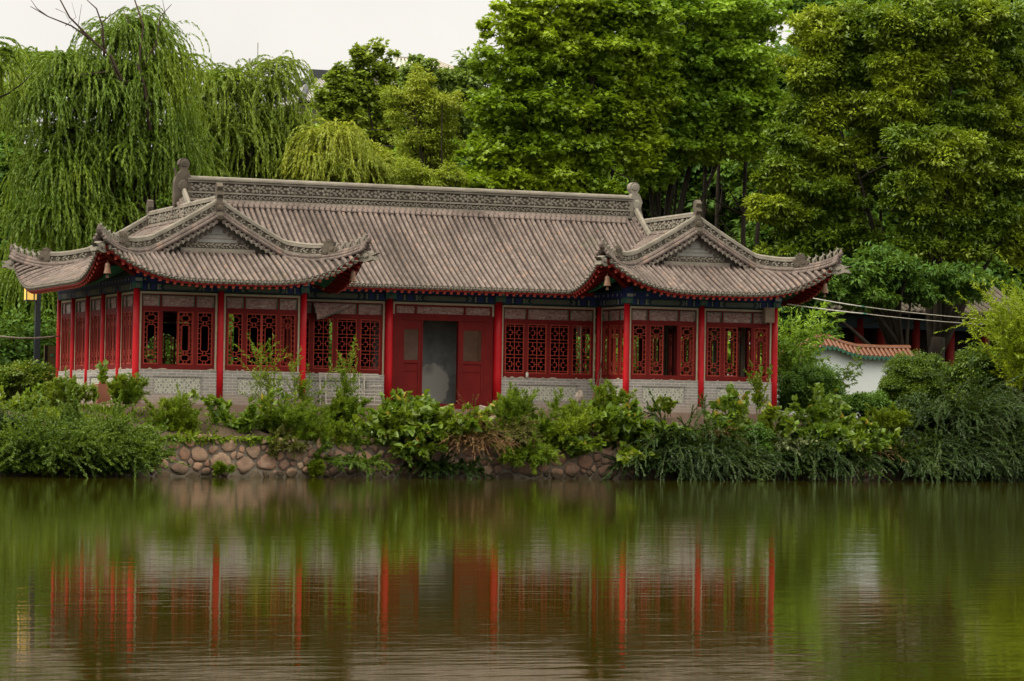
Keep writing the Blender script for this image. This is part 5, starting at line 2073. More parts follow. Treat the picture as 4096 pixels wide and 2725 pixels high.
def far_block():
    Y = 150
    a, b = at(912, 200, Y), at(1042, 200, Y)
    zt = at(975, 131, Y)[2]
    ze = at(975, 160, Y)[2]
    o = V3((a[0]+b[0])/2, Y, GZ)
    W = (b[0]-a[0])/2
    root = thing('glazed_roof_block', 'far beige block with a glazed mansard roof among the trees', 'building', o)
    mb = MB()
    mb.box(-W, W, 0, 10, 0, ze-GZ)
    mb.obj('wall', 'far_wall', root)
    mb = MB()
    e, t = ze-GZ, zt-GZ
    mb.add([(-W-0.5, -0.6, e), (W+0.5, -0.6, e), (W*0.72, 2.2, t), (-W*0.72, 2.2, t), (-W-0.5, 10, e), (W+0.5, 10, e), (W*0.72, 8, t), (-W*0.72, 8, t)],
           [(0, 1, 2, 3), (1, 5, 6, 2), (5, 4, 7, 6), (4, 0, 3, 7), (3, 2, 6, 7), (0, 4, 5, 1)])
    rf = mb.obj('roof', 'far_glass', root)
    mb = MB()
    for k_ in range(14):
        f = -1+2*k_/13
        mb.bar((f*(W+0.5), -0.68, e+0.03), (f*W*0.72, 2.12, t+0.03), 0.16, 0.1)
    mb.bar((-W*0.74, 2.1, t+0.05), (W*0.74, 2.1, t+0.05), 0.2, 0.2)
    mb.obj('glazing_bars', 'far_wall', rf)


far_block()


def antenna():
    Y = 120
    b = at(590, 300, Y)
    t = at(590, 98, Y)
    m = at(590, 140, Y)
    root = thing('antenna_mast', 'grey cell antenna mast rising behind the pale willow', 'mast', (b[0], Y, GZ))
    mb = MB()
    mb.tube([(0, 0, 0), (0, 0, m[2]-GZ)], 0.22, 8)
    mb.tube([(0, 0, m[2]-GZ), (0, 0, t[2]-GZ)], 0.04, 5)
    mb.obj('pole', 'mast', root)
    h = m[2]-GZ
    for i, (dx, tl) in enumerate(((-0.62, -0.06), (0.5, 0.02), (0.75, 0.2), (-0.35, 0.0))):
        q = MB()
        q.bar((dx, -0.3, h-1.5), (dx+tl, -0.3, h+0.1), 0.16, 0.12)
        q.tube([(0, 0, h-0.4), (dx, -0.25, h-0.4)], 0.04, 5)
        q.obj('antenna_panel', 'mast', root)


antenna()

# ------------------------------------------------------------------ things behind and beside the pavilion
def garden_wall():
    Y = 7.0
    path = [at(px, py, Y) for px, py in ((1770, 822), (1830, 800), (1878, 772), (1908, 773), (1938, 786), (1970, 794), (2030, 797), (2094, 797))]
    # resample
    P = []
    for i in range(len(path)-1):
        for t in np.linspace(0, 1, 8)[:-1]:
            P.append(path[i]*(1-t)+path[i+1]*t)
    P.append(path[-1])
    o = V3(P[0][0], Y, GZ)
    root = thing('garden_wall', 'white garden wall with a curved orange tile coping right of the pavilion', 'wall', o)
    mb = MB()
    vs = []
    for p in P:
        q = p-o
        vs += [(q[0], -0.14, -0.3), (q[0], 0.14, -0.3), (q[0], 0.14, q[2]-0.34), (q[0], -0.14, q[2]-0.34)]
    n = len(P)
    mb.add(vs, [(4*i+a, 4*i+(a+1) % 4, 4*i+4+(a+1) % 4, 4*i+4+a) for i in range(n-1) for a in range(4)])
    mb.obj('wall', 'wall_white', root)
    mb = MB()
    Q = [p-o for p in P]
    mb.tube([q-V3(0, 0, 0.06) for q in Q], 0.10, 8)
    vs = []
    for q in Q:
        vs += [(q[0], -0.42, q[2]-0.40), (q[0], 0, q[2]-0.08), (q[0], 0.42, q[2]-0.40), (q[0], 0, q[2]-0.42)]
    mb.add(vs, [(4*i+a, 4*i+(a+1) % 4, 4*i+4+(a+1) % 4, 4*i+4+a) for i in range(n-1) for a in range(4)])
    L = np.concatenate([[0], np.cumsum([Q[i+1][0]-Q[i][0] for i in range(n-1)])])
    mb2 = MB()
    for s in np.arange(0.1, L[-1], 0.17):
        q = V3(*[np.interp(s, L, [a[i] for a in Q]) for i in range(3)])
        mb.tube([(q[0], -0.44, q[2]-0.38), (q[0]+0.0, -0.02, q[2]-0.08)], 0.058, 7)
        mb2.prism([(-0.07, 0.03), (0.07, 0.03), (0.06, -0.04), (0, -0.10), (-0.06, -0.04)], (q[0]+0.085, -0.445, q[2]-0.42), (1, 0, 0), (0, 0, 1), (0, 0.02, 0))
        mb2.dome((q[0], -0.445, q[2]-0.375), (1, 0, 0), (0, 0, 1), 0.06, 0.06, 0.015, 8)
    cp = mb.obj('coping', 'tile_orange', root)
    mb2.obj('drip_tiles', 'tile_green', cp)


garden_wall()


def back_hall():
    Y = 17.0
    x0, x1 = at(1935, 800, Y)[0], at(2290, 800, Y)[0]
    W = x1-x0
    root = thing('red_column_hall', 'dark hall with red columns and grey tiled roof behind the garden wall', 'building', (x0, Y, GZ))
    ze = at(2200, 728, Y)[2]-GZ
    mb = MB()
    mb.box(0.1, W, 0.6, 6, 0, ze-0.15)
    mb.obj('wall', 'dark_room', root)
    for px in (1980, 2031, 2110, 2190, 2270):
        x = at(px, 780, Y)[0]-x0
        q = MB()
        q.tube([(x, 0.1, 0), (x, 0.1, ze-0.2)], 0.17, 12)
        q.obj('column', 'red_wood', root, True)  # darker red stands in for the trees' shade on these columns
    mb = MB()
    mb.box(0.0, W, 0.3, 0.55, 0.0, 1.0)
    mb.obj('dado', 'concrete', root)
    mb = MB()
    mb.box(0.0, W, 0.2, 0.5, 1.0, 1.2)
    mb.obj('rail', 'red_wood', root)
    mb = MB()
    mb.box(-0.2, W, 0.0, 0.4, ze-0.55, ze-0.1)
    mb.obj('beam', 'paint_deep', root)
    mb = MB()
    mb.add([(-1, -1.2, ze), (W+1, -1.2, ze), (W+1, 3, ze+1.7), (-1, 3, ze+1.7), (-1, 7.2, ze), (W+1, 7.2, ze)], [(0, 1, 2, 3), (3, 2, 5, 4), (0, 4, 5, 1), (0, 3, 4), (1, 5, 2)])
    mb.k = 1
    for i, x in enumerate(np.arange(-0.9, W+1, 0.3)):
        mb.tube([(x, -1.25, ze+0.06), (x, 0.8, ze+0.8), (x, 3, ze+1.74)], 0.09, 7)
    mb.obj('roof', ['tile_pan', 'stone_dark'], root)


back_hall()


def lamp_post():
    Y = 13.0
    p = at(87, 700, Y)
    b = V3(p[0], Y, GZ)
    zt = at(87, 640, Y)[2]-GZ
    root = thing('lamp_post', 'dark square lamp post with a yellow lantern left of the pavilion', 'street lamp', b)
    mb = MB()
    mb.box(-0.085, 0.085, -0.085, 0.085, -0.2, zt)
    mb.box(-0.15, 0.15, -0.15, 0.15, -0.2, 0.35)
    mb.bar((0, 0, zt-0.1), (-0.55, 0, zt-0.1), 0.06, 0.08)
    mb.obj('pole', 'lamp_metal', root)
    x0, x1 = at(58.5, 680, Y)[0]-b[0], at(84, 680, Y)[0]-b[0]
    z0, z1 = at(70, 690.5, Y)[2]-b[2], zt-0.14
    mb = MB()
    mb.box(x0, x1-0.02, -0.2, 0.2, z0, z1)
    la = mb.obj('lantern', 'lamp_glass', root)
    mb = MB()
    xm = x0+(x1-x0)*0.68
    mb.box(xm-0.02, xm+0.02, -0.215, -0.2, z0, z1)
    for x in (x0, x1-0.02):
        mb.box(x-0.015, x+0.015, -0.212, -0.17, z0-0.02, z1)
    mb.box(x0-0.015, x1, -0.21, 0.21, z0-0.035, z0-0.004)
    mb.box(x0-0.05, x1+0.03, -0.25, 0.25, z1, z1+0.06)
    mb.obj('lantern_frame', 'lamp_metal', la)


lamp_post()


def info_board():
    Y = 11.6
    a, b = at(101, 850, Y), at(152, 850, Y)
    zt = at(110, 795, Y)[2]-GZ
    root = thing('info_board', 'brown information board with slanted top corner left of the pavilion', 'sign', (a[0], Y, GZ))
    W = b[0]-a[0]
    mb = MB()
    mb.prism([(0, -0.2), (W, -0.2), (W, zt-0.55), (W*0.48, zt-0.02), (0, zt)], (0, 0, 0), (1, 0, 0), (0, 0, 1), (0, 0.12, 0))
    bd = mb.obj('board', 'board_brown', root)
    mb = MB()
    mb.box(0.0, 0.10, -0.066, -0.060, 0, zt-0.01)
    mb.obj('edge_strip', 'dark_room', root)
    mb = MB()
    mb.k = 0
    mb.dome((0.24, -0.062, zt-0.32), (1, 0, 0), (0, 0, 1), 0.055, 0.05, 0.01, 10)
    mb.k = 1
    mb.prism([(-0.04, 0), (0.04, 0), (0.05, 0.05), (0.0, 0.03), (-0.05, 0.06)], (0.24, -0.066, zt-0.28), (1, 0, 0), (0, 0, 1), (0, 0.008, 0))
    mb.k = 2
    for i in range(4):
        x = 0.34+i*0.085
        mb.box(x, x+0.05, -0.064, -0.060, zt-0.34, zt-0.325)
        mb.box(x+0.02, x+0.03, -0.065, -0.060, zt-0.36, zt-0.29)
        mb.box(x, x+0.05, -0.064, -0.060, zt-0.305, zt-0.295)
    mb.obj('emblem', ['rafter_green', 'tile_orange', 'recess'], bd)
    # white metal screen behind it
    root2 = thing('white_screen', 'white perforated panel peeping out above the brown board', 'panel', (a[0]+W*0.5, Y+0.6, GZ))
    mb = MB()
    for i in range(9):
        mb.box(i*0.1, i*0.1+0.06, 0, 0.03, 0, zt-0.05)
    for j in range(10):
        mb.box(0, 0.9, 0.03, 0.05, j*(zt-0.05)/10, j*(zt-0.05)/10+0.06)
    mb.obj('panel', 'paint_pale', root2)


info_board()


def cable(name, label, pts, r, m1, split=None, m0=None, cat='cable'):
    pts = [np.asarray(p, float) for p in pts]
    o = pts[0]
    root = thing(name, label, cat, o)
    mb = MB()
    mb.tube([p-o for p in pts], r, 6)
    mb.obj('wire', m1, root, True)
    if split:
        q = MB()
        q.tube([p-o for p in pts[:split]], r*1.8, 7)
        q.obj('sleeve', m0, root, True)
        q = MB()
        d = unit(pts[split]-pts[split-1])
        q.tube([pts[split-1]-o-d*0.08, pts[split-1]-o+d*0.08], r*2.3, 7)
        q.obj('collar', 'rafter_green', root, True)
    return root


def sagline(a, b, n, sag):
    return [a+(b-a)*t-V3(0, 0, sag*4*t*(1-t)) for t in np.linspace(0, 1, n)]


a, b, c = at(1812, 700, 0.2), at(1990, 722.5, 1.6), at(2330, 750, 4.5)
cable('power_cable', 'lower of two cables with white sleeve running from the right eave', sagline(a, b, 6, 0.02)+sagline(b, c, 8, 0.05)[1:], 0.011, 'steel', 6, 'cable_white')
a, b, c = at(1822, 677, 0.6), at(1986, 706, 1.9), at(2340, 740, 4.8)
cable('power_cable', 'upper of two cables with white sleeve running from the right eave', sagline(a, b, 6, 0.02)+sagline(b, c, 8, 0.05)[1:], 0.011, 'steel', 6, 'cable_white')
a, b = at(-60, 764, 8.0), V3(-0.06, WD-0.1, at(131, 774, WD)[2])
cable('rope', 'pale rope tied to the leftmost column and sagging past the lamp post', sagline(a, b, 12, 0.12), 0.028, 'rope', cat='rope')


def bell(label, p):
    root = thing('wind_bell', label, 'bell', p)
    mb = MB()
    mb.lathe((0, 0, -0.36), [(0.02, 0.30), (0.055, 0.30), (0.075, 0.24), (0.08, 0.12), (0.105, 0.02), (0.125, 0.0), (0.11, 0.0), (0.07, 0.2), (0.0, 0.26)], 12)
    mb.obj('bell_body', 'bronze', root, True)
    mb = MB()
    mb.tube([(0, 0, 0.02), (0, 0, -0.08)], 0.012, 5)
    mb.obj('hook', 'rust', root)
    mb = MB()
    mb.tube([(0, 0, -0.16), (0, 0, -0.40)], 0.008, 5)
    mb.prism([(-0.03, 0), (0.03, 0), (0.045, -0.08), (-0.045, -0.08)], (0, 0, -0.40), (1, 0, 0), (0, 0, 1), (0, 0.012, 0))
    mb.obj('clapper', 'bronze', root)


for lab, xc, dz, sg in (('bronze wind bell under the far left corner of the near wing roof', XL_C, 0.0, -1), ('bronze wind bell under the corner of the near wing roof toward the door', XL_C, 0.0, 1),
                        ('bronze wind bell under the far wing roof corner nearest the door', XR_C, 0.12, -1), ('bronze wind bell under the outer corner of the far wing roof', XR_C, 0.12, 1)):
    z = zs(U_)+LIFT*0.92+dz-0.50
    bell(lab, (xc+sg*(U_-0.28), V0+0.28, z))

# planter with a young plant
p = at(236, 921, -1.5)
pl = thing('planter_box', 'square red-brown planter box in front of the side wall', 'planter', (p[0], -1.5, p[2]-0.1))
mb = MB()
for x0, x1, y0, y1 in ((-0.19, 0.19, -0.19, -0.165), (-0.19, 0.19, 0.165, 0.19), (-0.19, -0.165, -0.165, 0.165), (0.165, 0.19, -0.165, 0.165)):
    mb.box(x0, x1, y0, y1, 0, 0.55)
mb.box(-0.165, 0.165, -0.165, 0.165, 0.0, 0.48)
mb.obj('box', 'planter', pl)
spray('young heart-leaved seedling growing in the red-brown planter', (p[0]+0.02, -1.5, p[2]+0.36), 3, 0.75, 0.15, 0.15, 3, 0.17, 'mulberry', 'leaf_mulberry', 61, 'seedling', 'plant', m=7, foot=0.03, hang=0.5)


def rack():
    Y = 1.55
    a, b = at(737, 930, Y), at(882, 934, Y)
    z1 = at(737, 858, Y)[2]
    o = V3(a[0], Y, a[2]-0.02)
    W, H = b[0]-a[0], z1-a[2]
    root = thing('metal_rack', 'rusty welded metal frame leaning against the brick dado', 'metal frame', o)
    mb = MB()
    for x in (0, 0.09*W, 0.62*W, 0.70*W):
        mb.bar((x, 0, 0), (x, 0.1, H), 0.035, 0.03, (0, 1, 0))
    for x, z0, z2 in ((0.27, 0.05, 0.5), (0.41, 0.05, 0.5), (0.36, 0.52, 0.95), (0.5, 0.52, 0.95), (0.86, 0.1, 0.7)):
        mb.bar((x*W, 0.01, z0*H), (x*W, 0.1, z2*H), 0.028, 0.025, (0, 1, 0))
    mb.bar((-0.02*W, 0.1, H), (0.93*W, 0.1, H), 0.04, 0.04, (0, 1, 0))
    mb.bar((0, 0.1, 0.93*H), (W*0.95, 0.1, 0.93*H), 0.03, 0.03, (0, 1, 0))
    for z in (0.04, 0.16, 0.28, 0.38, 0.49):
        mb.bar((0.0 if z > 0.45 else 0.1*W, 0.02, z*H), (0.97*W, 0.02, z*H), 0.028, 0.03, (0, 1, 0))
    mb.bar((0.77*W, 0, 0.62*H), (0.97*W, 0, 0.65*H), 0.05, 0.02, (0, 1, 0))
    mb.obj('frame', 'steel', root)
    mb = MB()
    for i in range(26):
        x = 0.1*W+i*0.06
        for sg in (1, -1):
            xa = x if sg == 1 else x+0.22
            mb.bar((xa, 0.04, 0.05*H), (xa+sg*0.22, 0.04, 0.4*H), 0.006, 0.006, (0, 1, 0))
    mb.obj('wire_mesh', 'steel', root)


rack()
# bottle on the dado
p = at(1213, 867, 2.14)
bt = thing('bottle', 'small white bottle standing on the brick ledge right of the door', 'bottle', (p[0], 2.14, ZD+0.003))
mb = MB()
mb.lathe((0, 0, 0), [(0.02, 0), (0.045, 0.004), (0.048, 0.13), (0.03, 0.17), (0.02, 0.175)], 12)
mb.obj('body', 'bottle', bt, True)
mb = MB()
mb.lathe((0, 0, 0.175), [(0.02, 0), (0.022, 0.035), (0.01, 0.04)], 10)
mb.obj('cap', 'box_tan', bt, True)


def leaning(name, label, a, b, r, mat, blade=True, cat='tool'):
    a, b = np.asarray(a, float), np.asarray(b, float)
    root = thing(name, label, cat, a)
    mb = MB()
    mb.tube([(0, 0, 0), (b-a)*0.5+V3(0.01, 0, 0), b-a], r, 7)
    mb.obj('handle', mat, root, True)
    if blade:
        q = MB()
        q.prism([(-0.10, 0), (0.10, 0), (0.11, 0.05), (0.03, 0.08), (-0.03, 0.08), (-0.11, 0.05)], (0, -0.02, 0.0), (1, 0, 0), (0, 0, 1), (0, 0.03, 0))
        q.obj('blade', 'rust', root)


p, q = at(1362, 926, 0.9), at(1388, 822, 2.0)
leaning('hoe', 'long wooden hoe leaning in the corner beside the far wing', p, q, 0.022, 'rust')
p, q = at(1393, 925, 0.9), at(1394, 882, 1.1)
t = thing('metal_post', 'short rusty metal post with a flat head beside the hoe', 'post', p)
mb = MB()
mb.box(-0.03, 0.03, -0.03, 0.03, 0, (q-p)[2])
mb.box(-0.15, 0.12, -0.05, 0.05, (q-p)[2], (q-p)[2]+0.05)
mb.box(-0.1, 0.1, -0.1, 0.1, -0.02, 0.02)
mb.obj('post', 'rust', t)


def rock(name, label, p, s, mat, seed=0, cat='rock'):
    r = np.random.default_rng(seed)
    mb = MB()
    n, m = 9, 5
    vs = []
    for j in range(m):
        ph = -math.pi/2+math.pi*j/(m-1)
        for i in range(n):
            t = 2*math.pi*i/n
            k = 1+0.18*r.normal()
            vs.append((s[0]*math.cos(ph)*math.cos(t)*k, s[1]*math.cos(ph)*math.sin(t)*k, s[2]*(math.sin(ph)+0.8)*(1+0.08*r.normal())))
    mb.add(vs, [(j*n+i, j*n+(i+1) % n, (j+1)*n+(i+1) % n, (j+1)*n+i) for j in range(m-1) for i in range(n)])
    o = mb.obj(name, mat)
    o.location = tuple(float(c) for c in p)
    return tag(o, label, cat)


rock('loose_stone', 'pale pointed stone standing at the foot of the wall by the hoe', at(1333, 925, 0.2), (0.14, 0.1, 0.2), 'concrete', 1)
rock('loose_stone', 'brown flat stone lying on the bank below the door', at(1135, 968, -1.5), (0.2, 0.15, 0.08), 'plinth', 2)
rock('loose_stone', 'small brown stone on the bank right of the fallen slab', at(1160, 972, -1.4), (0.12, 0.12, 0.08), 'plinth', 3)
rock('loose_stone', 'reddish clod lying on the step under the far wing', at(1658, 942, -0.9), (0.12, 0.08, 0.06), 'rust', 4)
p = at(1122, 948, -1.25)
mb = MB()
mb.prism([(-0.27, 0.02), (-0.25, -0.04), (0.25, -0.07), (0.28, 0.0), (0.26, 0.07), (-0.26, 0.09)], (0, 0, 0), (1, 0, -0.18), (0.05, 0, 1), (0, 0.36, 0))
mb.prism([(-0.2, 0.10), (-0.18, 0.13), (0.22, 0.11), (0.25, 0.08)], (0.02, 0.05, 0.01), (1, 0, -0.12), (0, 0, 1), (0, 0.3, 0))
o = mb.obj('concrete_slab', 'concrete')
o.location = tuple(p)
o.rotation_euler = (0.2, 0.0, 0.3)
tag(o, 'broken grey concrete slab tilted on the bank in front of the door', 'slab')
# metal cabinet by the last column
p = at(1770, 743, -0.2)
t = thing('meter_box', 'small tan metal box fixed high beside the last column of the far wing', 'box', (p[0], -0.2, p[2]))
mb = MB()
mb.box(-0.165, 0.165, -0.05, 0.12, 0, 0.44)
mb.box(-0.18, 0.18, -0.06, 0.12, 0.44, 0.465)
bx = mb.obj('case', 'box_tan', t)
mb = MB()
mb.box(-0.145, 0.145, -0.062, -0.05, 0.03, 0.41)
mb.box(0.10, 0.12, -0.075, -0.062, 0.18, 0.26)
mb.obj('lid', 'box_tan', bx)
# torn plastic sheet hanging in the recess
c3 = [at(721, 697, 2.02), at(812, 700, 2.02), at(729, 736, 1.98)]
o = c3[0]
mb = MB()
n = 12
vs, idx = [], {}
for i in range(n+1):
    for j in range(n+1-i):
        a, b = i/n, j/n
        p = c3[0]*(1-a-b)+c3[1]*a+c3[2]*b-o
        p = p+V3(0, -0.05*math.sin(a*9+b*3)-0.04*b+R.normal()*0.012, -0.10*math.sin(a*math.pi)*b)
        idx[(i, j)] = len(vs)
        vs.append(p)
fs = []
for i in range(n):
    for j in range(n-i):
        fs.append((idx[(i, j)], idx[(i+1, j)], idx[(i, j+1)]))
        if j < n-i-1:
            fs.append((idx[(i+1, j)], idx[(i+1, j+1)], idx[(i, j+1)]))
mb.add(vs, fs)
t = thing('plastic_sheet', 'torn plastic sheet hanging loose over the window left of the door', 'plastic sheet', o)
mb.obj('sheet', 'plastic_film', t, True)
mb = MB()
mb.tube([c3[1]-o, c3[1]*0.5+c3[2]*0.5-o-V3(0, 0.05, 0.05), c3[2]-o], 0.012, 5)
mb.tube([c3[2]-o, c3[0]-o], 0.012, 5)
mb.obj('hem', 'paint_green', t)
# red lantern inside, drawn as stacked stools, seen through the fretwork
p = at(735, 840, 5.2)
t = thing('red_lantern', 'bright red lantern drawn as stacked stools behind the fretwork window', 'stool', (p[0], 5.2, ZB+0.034))
mb = MB()
for z in (0.0, 0.16, 0.32):
    mb.lathe((0, 0, z+0.5), [(0.02, 0.42), (0.15, 0.42), (0.16, 0.38), (0.15, 0.36)], 14)
    for k_ in range(4):
        a_ = k_*HP+0.4
        mb.bar((0.20*math.cos(a_), 0.20*math.sin(a_), z), (0.13*math.cos(a_), 0.13*math.sin(a_), z+0.88), 0.08, 0.02, (math.cos(a_), math.sin(a_), 0.1))
mb.obj('stool_body', 'plastic_red', t)


# ------------------------------------------------------------------ plants of the bank
def bk(px, py, Y):
    p = at(px, py, Y)
    return V3(p[0], Y, p[2])


def edge(px, py, out=0.0):
    """a rooting point on the lip or the face of the rubble wall, out metres before it"""
    Y = -3.0
    for _ in range(6):
        p = at(px, py, Y)
        Y = float(ys(p[0]))-out
    return V3(p[0], Y, p[2])


MU = 'leaf_mulberry'


def mulberry(label, px, py, Y, n, L, spread, seed, lean=(0, 0), up=1.0, grav=0.22, leaf=0.185, per=3, group='broad-leaved saplings on the bank', foot=0.2):
    return spray(label, bk(px, py+26, Y-0.25), int(n*1.15), L*0.92, spread, grav, per, leaf, 'mulberry', MU, seed, 'sapling', 'plant', group, 10, lean, up, 0.9, foot, 2, 0.35, 0.013, 2)


mulberry('broad-leaved sapling with pale yellowish leaves in front of the near wing', 545, 992, -3.0, 11, 1.55, 0.9, 101, (0.1, -0.2))
mulberry('broad-leaved sapling beside the second column of the near wing', 628, 975, -2.8, 8, 1.3, 0.8, 102, (0, -0.1), per=2)
mulberry('large broad-leaved sapling in the middle of the bank left of the door', 905, 1010, -2.9, 20, 2.15, 0.9, 103, (0, -0.15), per=4)
mulberry('large broad-leaved sapling directly in front of the open door', 1010, 1005, -2.7, 20, 1.9, 0.95, 104, (0.1, -0.2), per=4)
mulberry('broad-leaved sapling hanging low over the boulders by the door', 950, 1020, -3.3, 16, 1.1, 1.3, 105, (0, -0.7), 0.45, 0.6, per=4)
mulberry('long leafy branch reaching right across the column beside the door', 1040, 975, -2.2, 3, 1.9, 0.15, 106, (1.15, -0.1), 0.95, 0.25, per=4, foot=0.05)
mulberry('broad-leaved sapling below the first column of the far wing', 1420, 1000, -2.6, 15, 1.5, 1.0, 107, (0.1, -0.3), per=4)
mulberry('broad-leaved sapling drooping over the bank below the hoe', 1330, 1015, -2.9, 12, 1.1, 1.2, 108, (-0.1, -0.6), 0.5, 0.5, per=3)
mulberry('broad-leaved sapling bending low to the water under the far wing', 1450, 1025, -3.0, 10, 1.0, 1.2, 109, (0.3, -0.7), 0.35, 0.6, per=3)
mulberry('small dark-leaved sapling in front of the first panel of the far wing', 1527, 935, -1.3, 4, 0.75, 0.5, 110, (0.1, 0), per=3, leaf=0.15)
mulberry('tall broad-leaved sapling in front of the last panel of the far wing', 1690, 970, -1.8, 9, 1.6, 0.45, 111, (0, -0.05), 1.0, 0.12, per=3)
mulberry('bushy broad-leaved sapling under the last panel of the far wing', 1660, 985, -2.0, 14, 0.95, 1.1, 112, (0, -0.2), per=3)
mulberry('broad-leaved sapling at the corner below the last column', 1775, 985, -1.8, 12, 1.15, 0.9, 113, (0.2, -0.3), per=3)
mulberry('broad-leaved sapling in front of the clipped round shrub', 1885, 985, -1.2, 14, 1.9, 0.7, 114, (0, -0.1), per=3)
mulberry('broad-leaved sapling spilling over the bank right of the pavilion', 1930, 1010, -1.9, 16, 1.4, 1.2, 115, (0.2, -0.5), 0.5, 0.5, per=4)
mulberry('broad-leaved sapling above the gap in the boulders at the right', 2000, 1005, -1.2, 12, 1.1, 1.1, 116, (0.2, -0.4), 0.6, 0.4, per=3)
mulberry('broad-leaved sapling at the left end of the bank', 30, 950, -3.2, 12, 1.1, 1.0, 117, (0, 0), per=4)
mulberry('broad-leaved sapling beside the brown board', 100, 930, -1.0, 8, 0.9, 0.9, 118, (0, 0), per=3)
mulberry('broad-leaved sapling at the right of the dense left bush', 320, 985, -3.6, 8, 0.7, 1.2, 119, (0.2, -0.4), 0.6, 0.5, per=3)
mulberry('broad-leaved sapling on the bare soil right of the fallen slab', 1225, 985, -2.3, 9, 0.75, 1.0, 120, (0.1, -0.2), per=3)
spray('tall pinnate sapling standing before the right corner of the far wing', bk(1747, 955, -1.6), 7, 1.75, 0.18, 0.05, 4, 0.12, 'oval', MU, 121, 'pinnate_sapling', 'plant', None, 12, (0, 0), 1.0, 0.9, 0.06, 3, 0.1, 0.01, 3)


def feather(label, px, py, Y, n, L, spread, seed, lean=(0, 0), up=1.0, grav=0.15, per=13, second=7, leafm='leaf_weed', leaf=0.11, foot=0.22, kind='needle'):
    return spray(label, bk(px, py, Y), n, L, spread, grav, per, leaf, kind, leafm, seed, 'feathery_weed', 'plant', 'feathery weeds on the bank', 11, lean, up, 0.9, foot, 1, 0.0, 0.007, second)


feather('round feathery weed clump above the boulders below the first panel', 405, 1022, -3.5, 48, 1.3, 0.55, 201)
feather('tall thin feathery weed before the second panel of the near wing', 622, 985, -2.6, 7, 2.2, 0.12, 202, per=8, second=9)
feather('dense dark feathery weed clump under the second panel of the near wing', 650, 1020, -3.1, 34, 1.25, 0.75, 203, (0, -0.15))
feather('thin feathery weed standing before the third column of the near wing', 700, 985, -2.5, 7, 1.8, 0.2, 204, per=8, second=8)
feather('tall feathery weed before the fretwork window left of the door', 784, 975, -1.9, 6, 2.0, 0.12, 205, per=8, second=9)
feather('bright feathery weed cushion hanging over the boulders left of the big sapling', 745, 1030, -3.2, 40, 1.2, 1.0, 206, (0, -0.35), 0.7, 0.35)
feather('feathery weed mat creeping along the plinth before the metal frame', 790, 975, -2.2, 26, 0.85, 1.0, 207, (0, -0.1))
feather('olive feathery weed drooping to the boulders below the second panel', 640, 1035, -3.5, 26, 0.9, 1.1, 208, (0, -0.6), 0.4, 0.7, leafm='leaf_drab')
feather('feathery weed hump right of the fallen slab', 1185, 1000, -2.5, 34, 1.25, 0.6, 209)
feather('large feathery weed mound below the ledge with the bottle', 1290, 1035, -2.9, 44, 1.35, 0.85, 210, (0, -0.25))
feather('feathery weed hanging down to the water right of the dry vines', 1205, 1050, -3.2, 36, 1.1, 1.0, 211, (0, -0.8), 0.35, 0.8)
feather('pale feathery weed growing before the corner with the hoe', 1398, 985, -2.0, 16, 1.3, 0.35, 212)
feather('feathery weed tuft left of the pale stone', 1340, 985, -2.0, 14, 0.8, 0.6, 213)
feather('feathery grassy weed left of the planter box', 160, 935, -2.6, 26, 0.75, 0.8, 214, leafm='leaf_mulberry')
feather('feathery grassy weed right of the planter box', 285, 935, -2.6, 24, 0.9, 0.7, 215)
feather('small bright weed growing out of the boulders at the water', 508, 1090, -4.5, 14, 0.3, 0.9, 216, (0, -0.3), second=3, foot=0.08)
feather('small weed sprig at the water under the olive weeds', 722, 1100, -4.0, 10, 0.5, 0.6, 217, (0, -0.2), second=3, foot=0.06)
feather('yellowish feathery weed at the right above the gap in the boulders', 2040, 1000, -0.8, 22, 0.9, 0.9, 218, (0, -0.2))
feather('olive withered weed hanging right of the dry vines', 1165, 1000, -2.9, 26, 1.1, 0.6, 219, (0.1, -0.7), 0.3, 0.9, leafm='leaf_drab')

def hanging(label, px, py, Y, n, L, spread, seed, leafm='leaf_weeping', lean=(0, -0.55), up=0.32, grav=0.8, per=17, leaf=0.082, second=5, kind='narrow', foot=0.4, name='weeping_shrub', cat='shrub', group='weeping shrubs over the water'):
    return spray(label, edge(px, py+34, 0.02), int(n*1.4), L*1.15, spread, grav*1.0, per, leaf, kind, leafm, seed, name, cat, group, 13, lean, up, 0.5, foot, 1, 0.15, 0.01, second)


hanging('dark weeping shrub pouring into the water below the far wing', 1540, 1000, -2.6, 46, 1.9, 1.0, 301)
hanging('dark weeping shrub with dry orange twigs below the last panel', 1630, 1005, -2.4, 44, 1.9, 1.0, 302)
hanging('dark weeping shrub right of the silvery sprig', 1850, 1015, -2.2, 44, 1.8, 0.9, 303)
hanging('dark weeping shrub between the silvery sprig and the boulder gap', 1905, 1030, -2.1, 34, 1.5, 0.9, 304)
hanging('dark weeping shrub right of the boulder gap', 2075, 1020, -1.2, 40, 1.6, 1.0, 305)
hanging('big dark weeping shrub on the right bank', 2170, 1000, -0.7, 52, 2.0, 1.0, 306)
hanging('big dark weeping shrub at the right edge of the water', 2290, 985, -0.3, 52, 2.2, 1.0, 307)
hanging('dark weeping shrub rising on the right bank behind the others', 2230, 950, 0.6, 44, 2.0, 0.9, 308, up=1.0)
hanging('dark weeping shrub at the far right edge', 2370, 1000, 0.0, 40, 2.0, 1.0, 309)
hanging('dry reddish-brown vines hanging over the boulders below the door', 1085, 985, -2.75, 60, 1.35, 0.55, 310, 'leaf_dry', (0, -0.45), 0.35, 1.0, 5, 0.07, 3, 'needle', 0.3, 'dry_vine', 'vine', None)
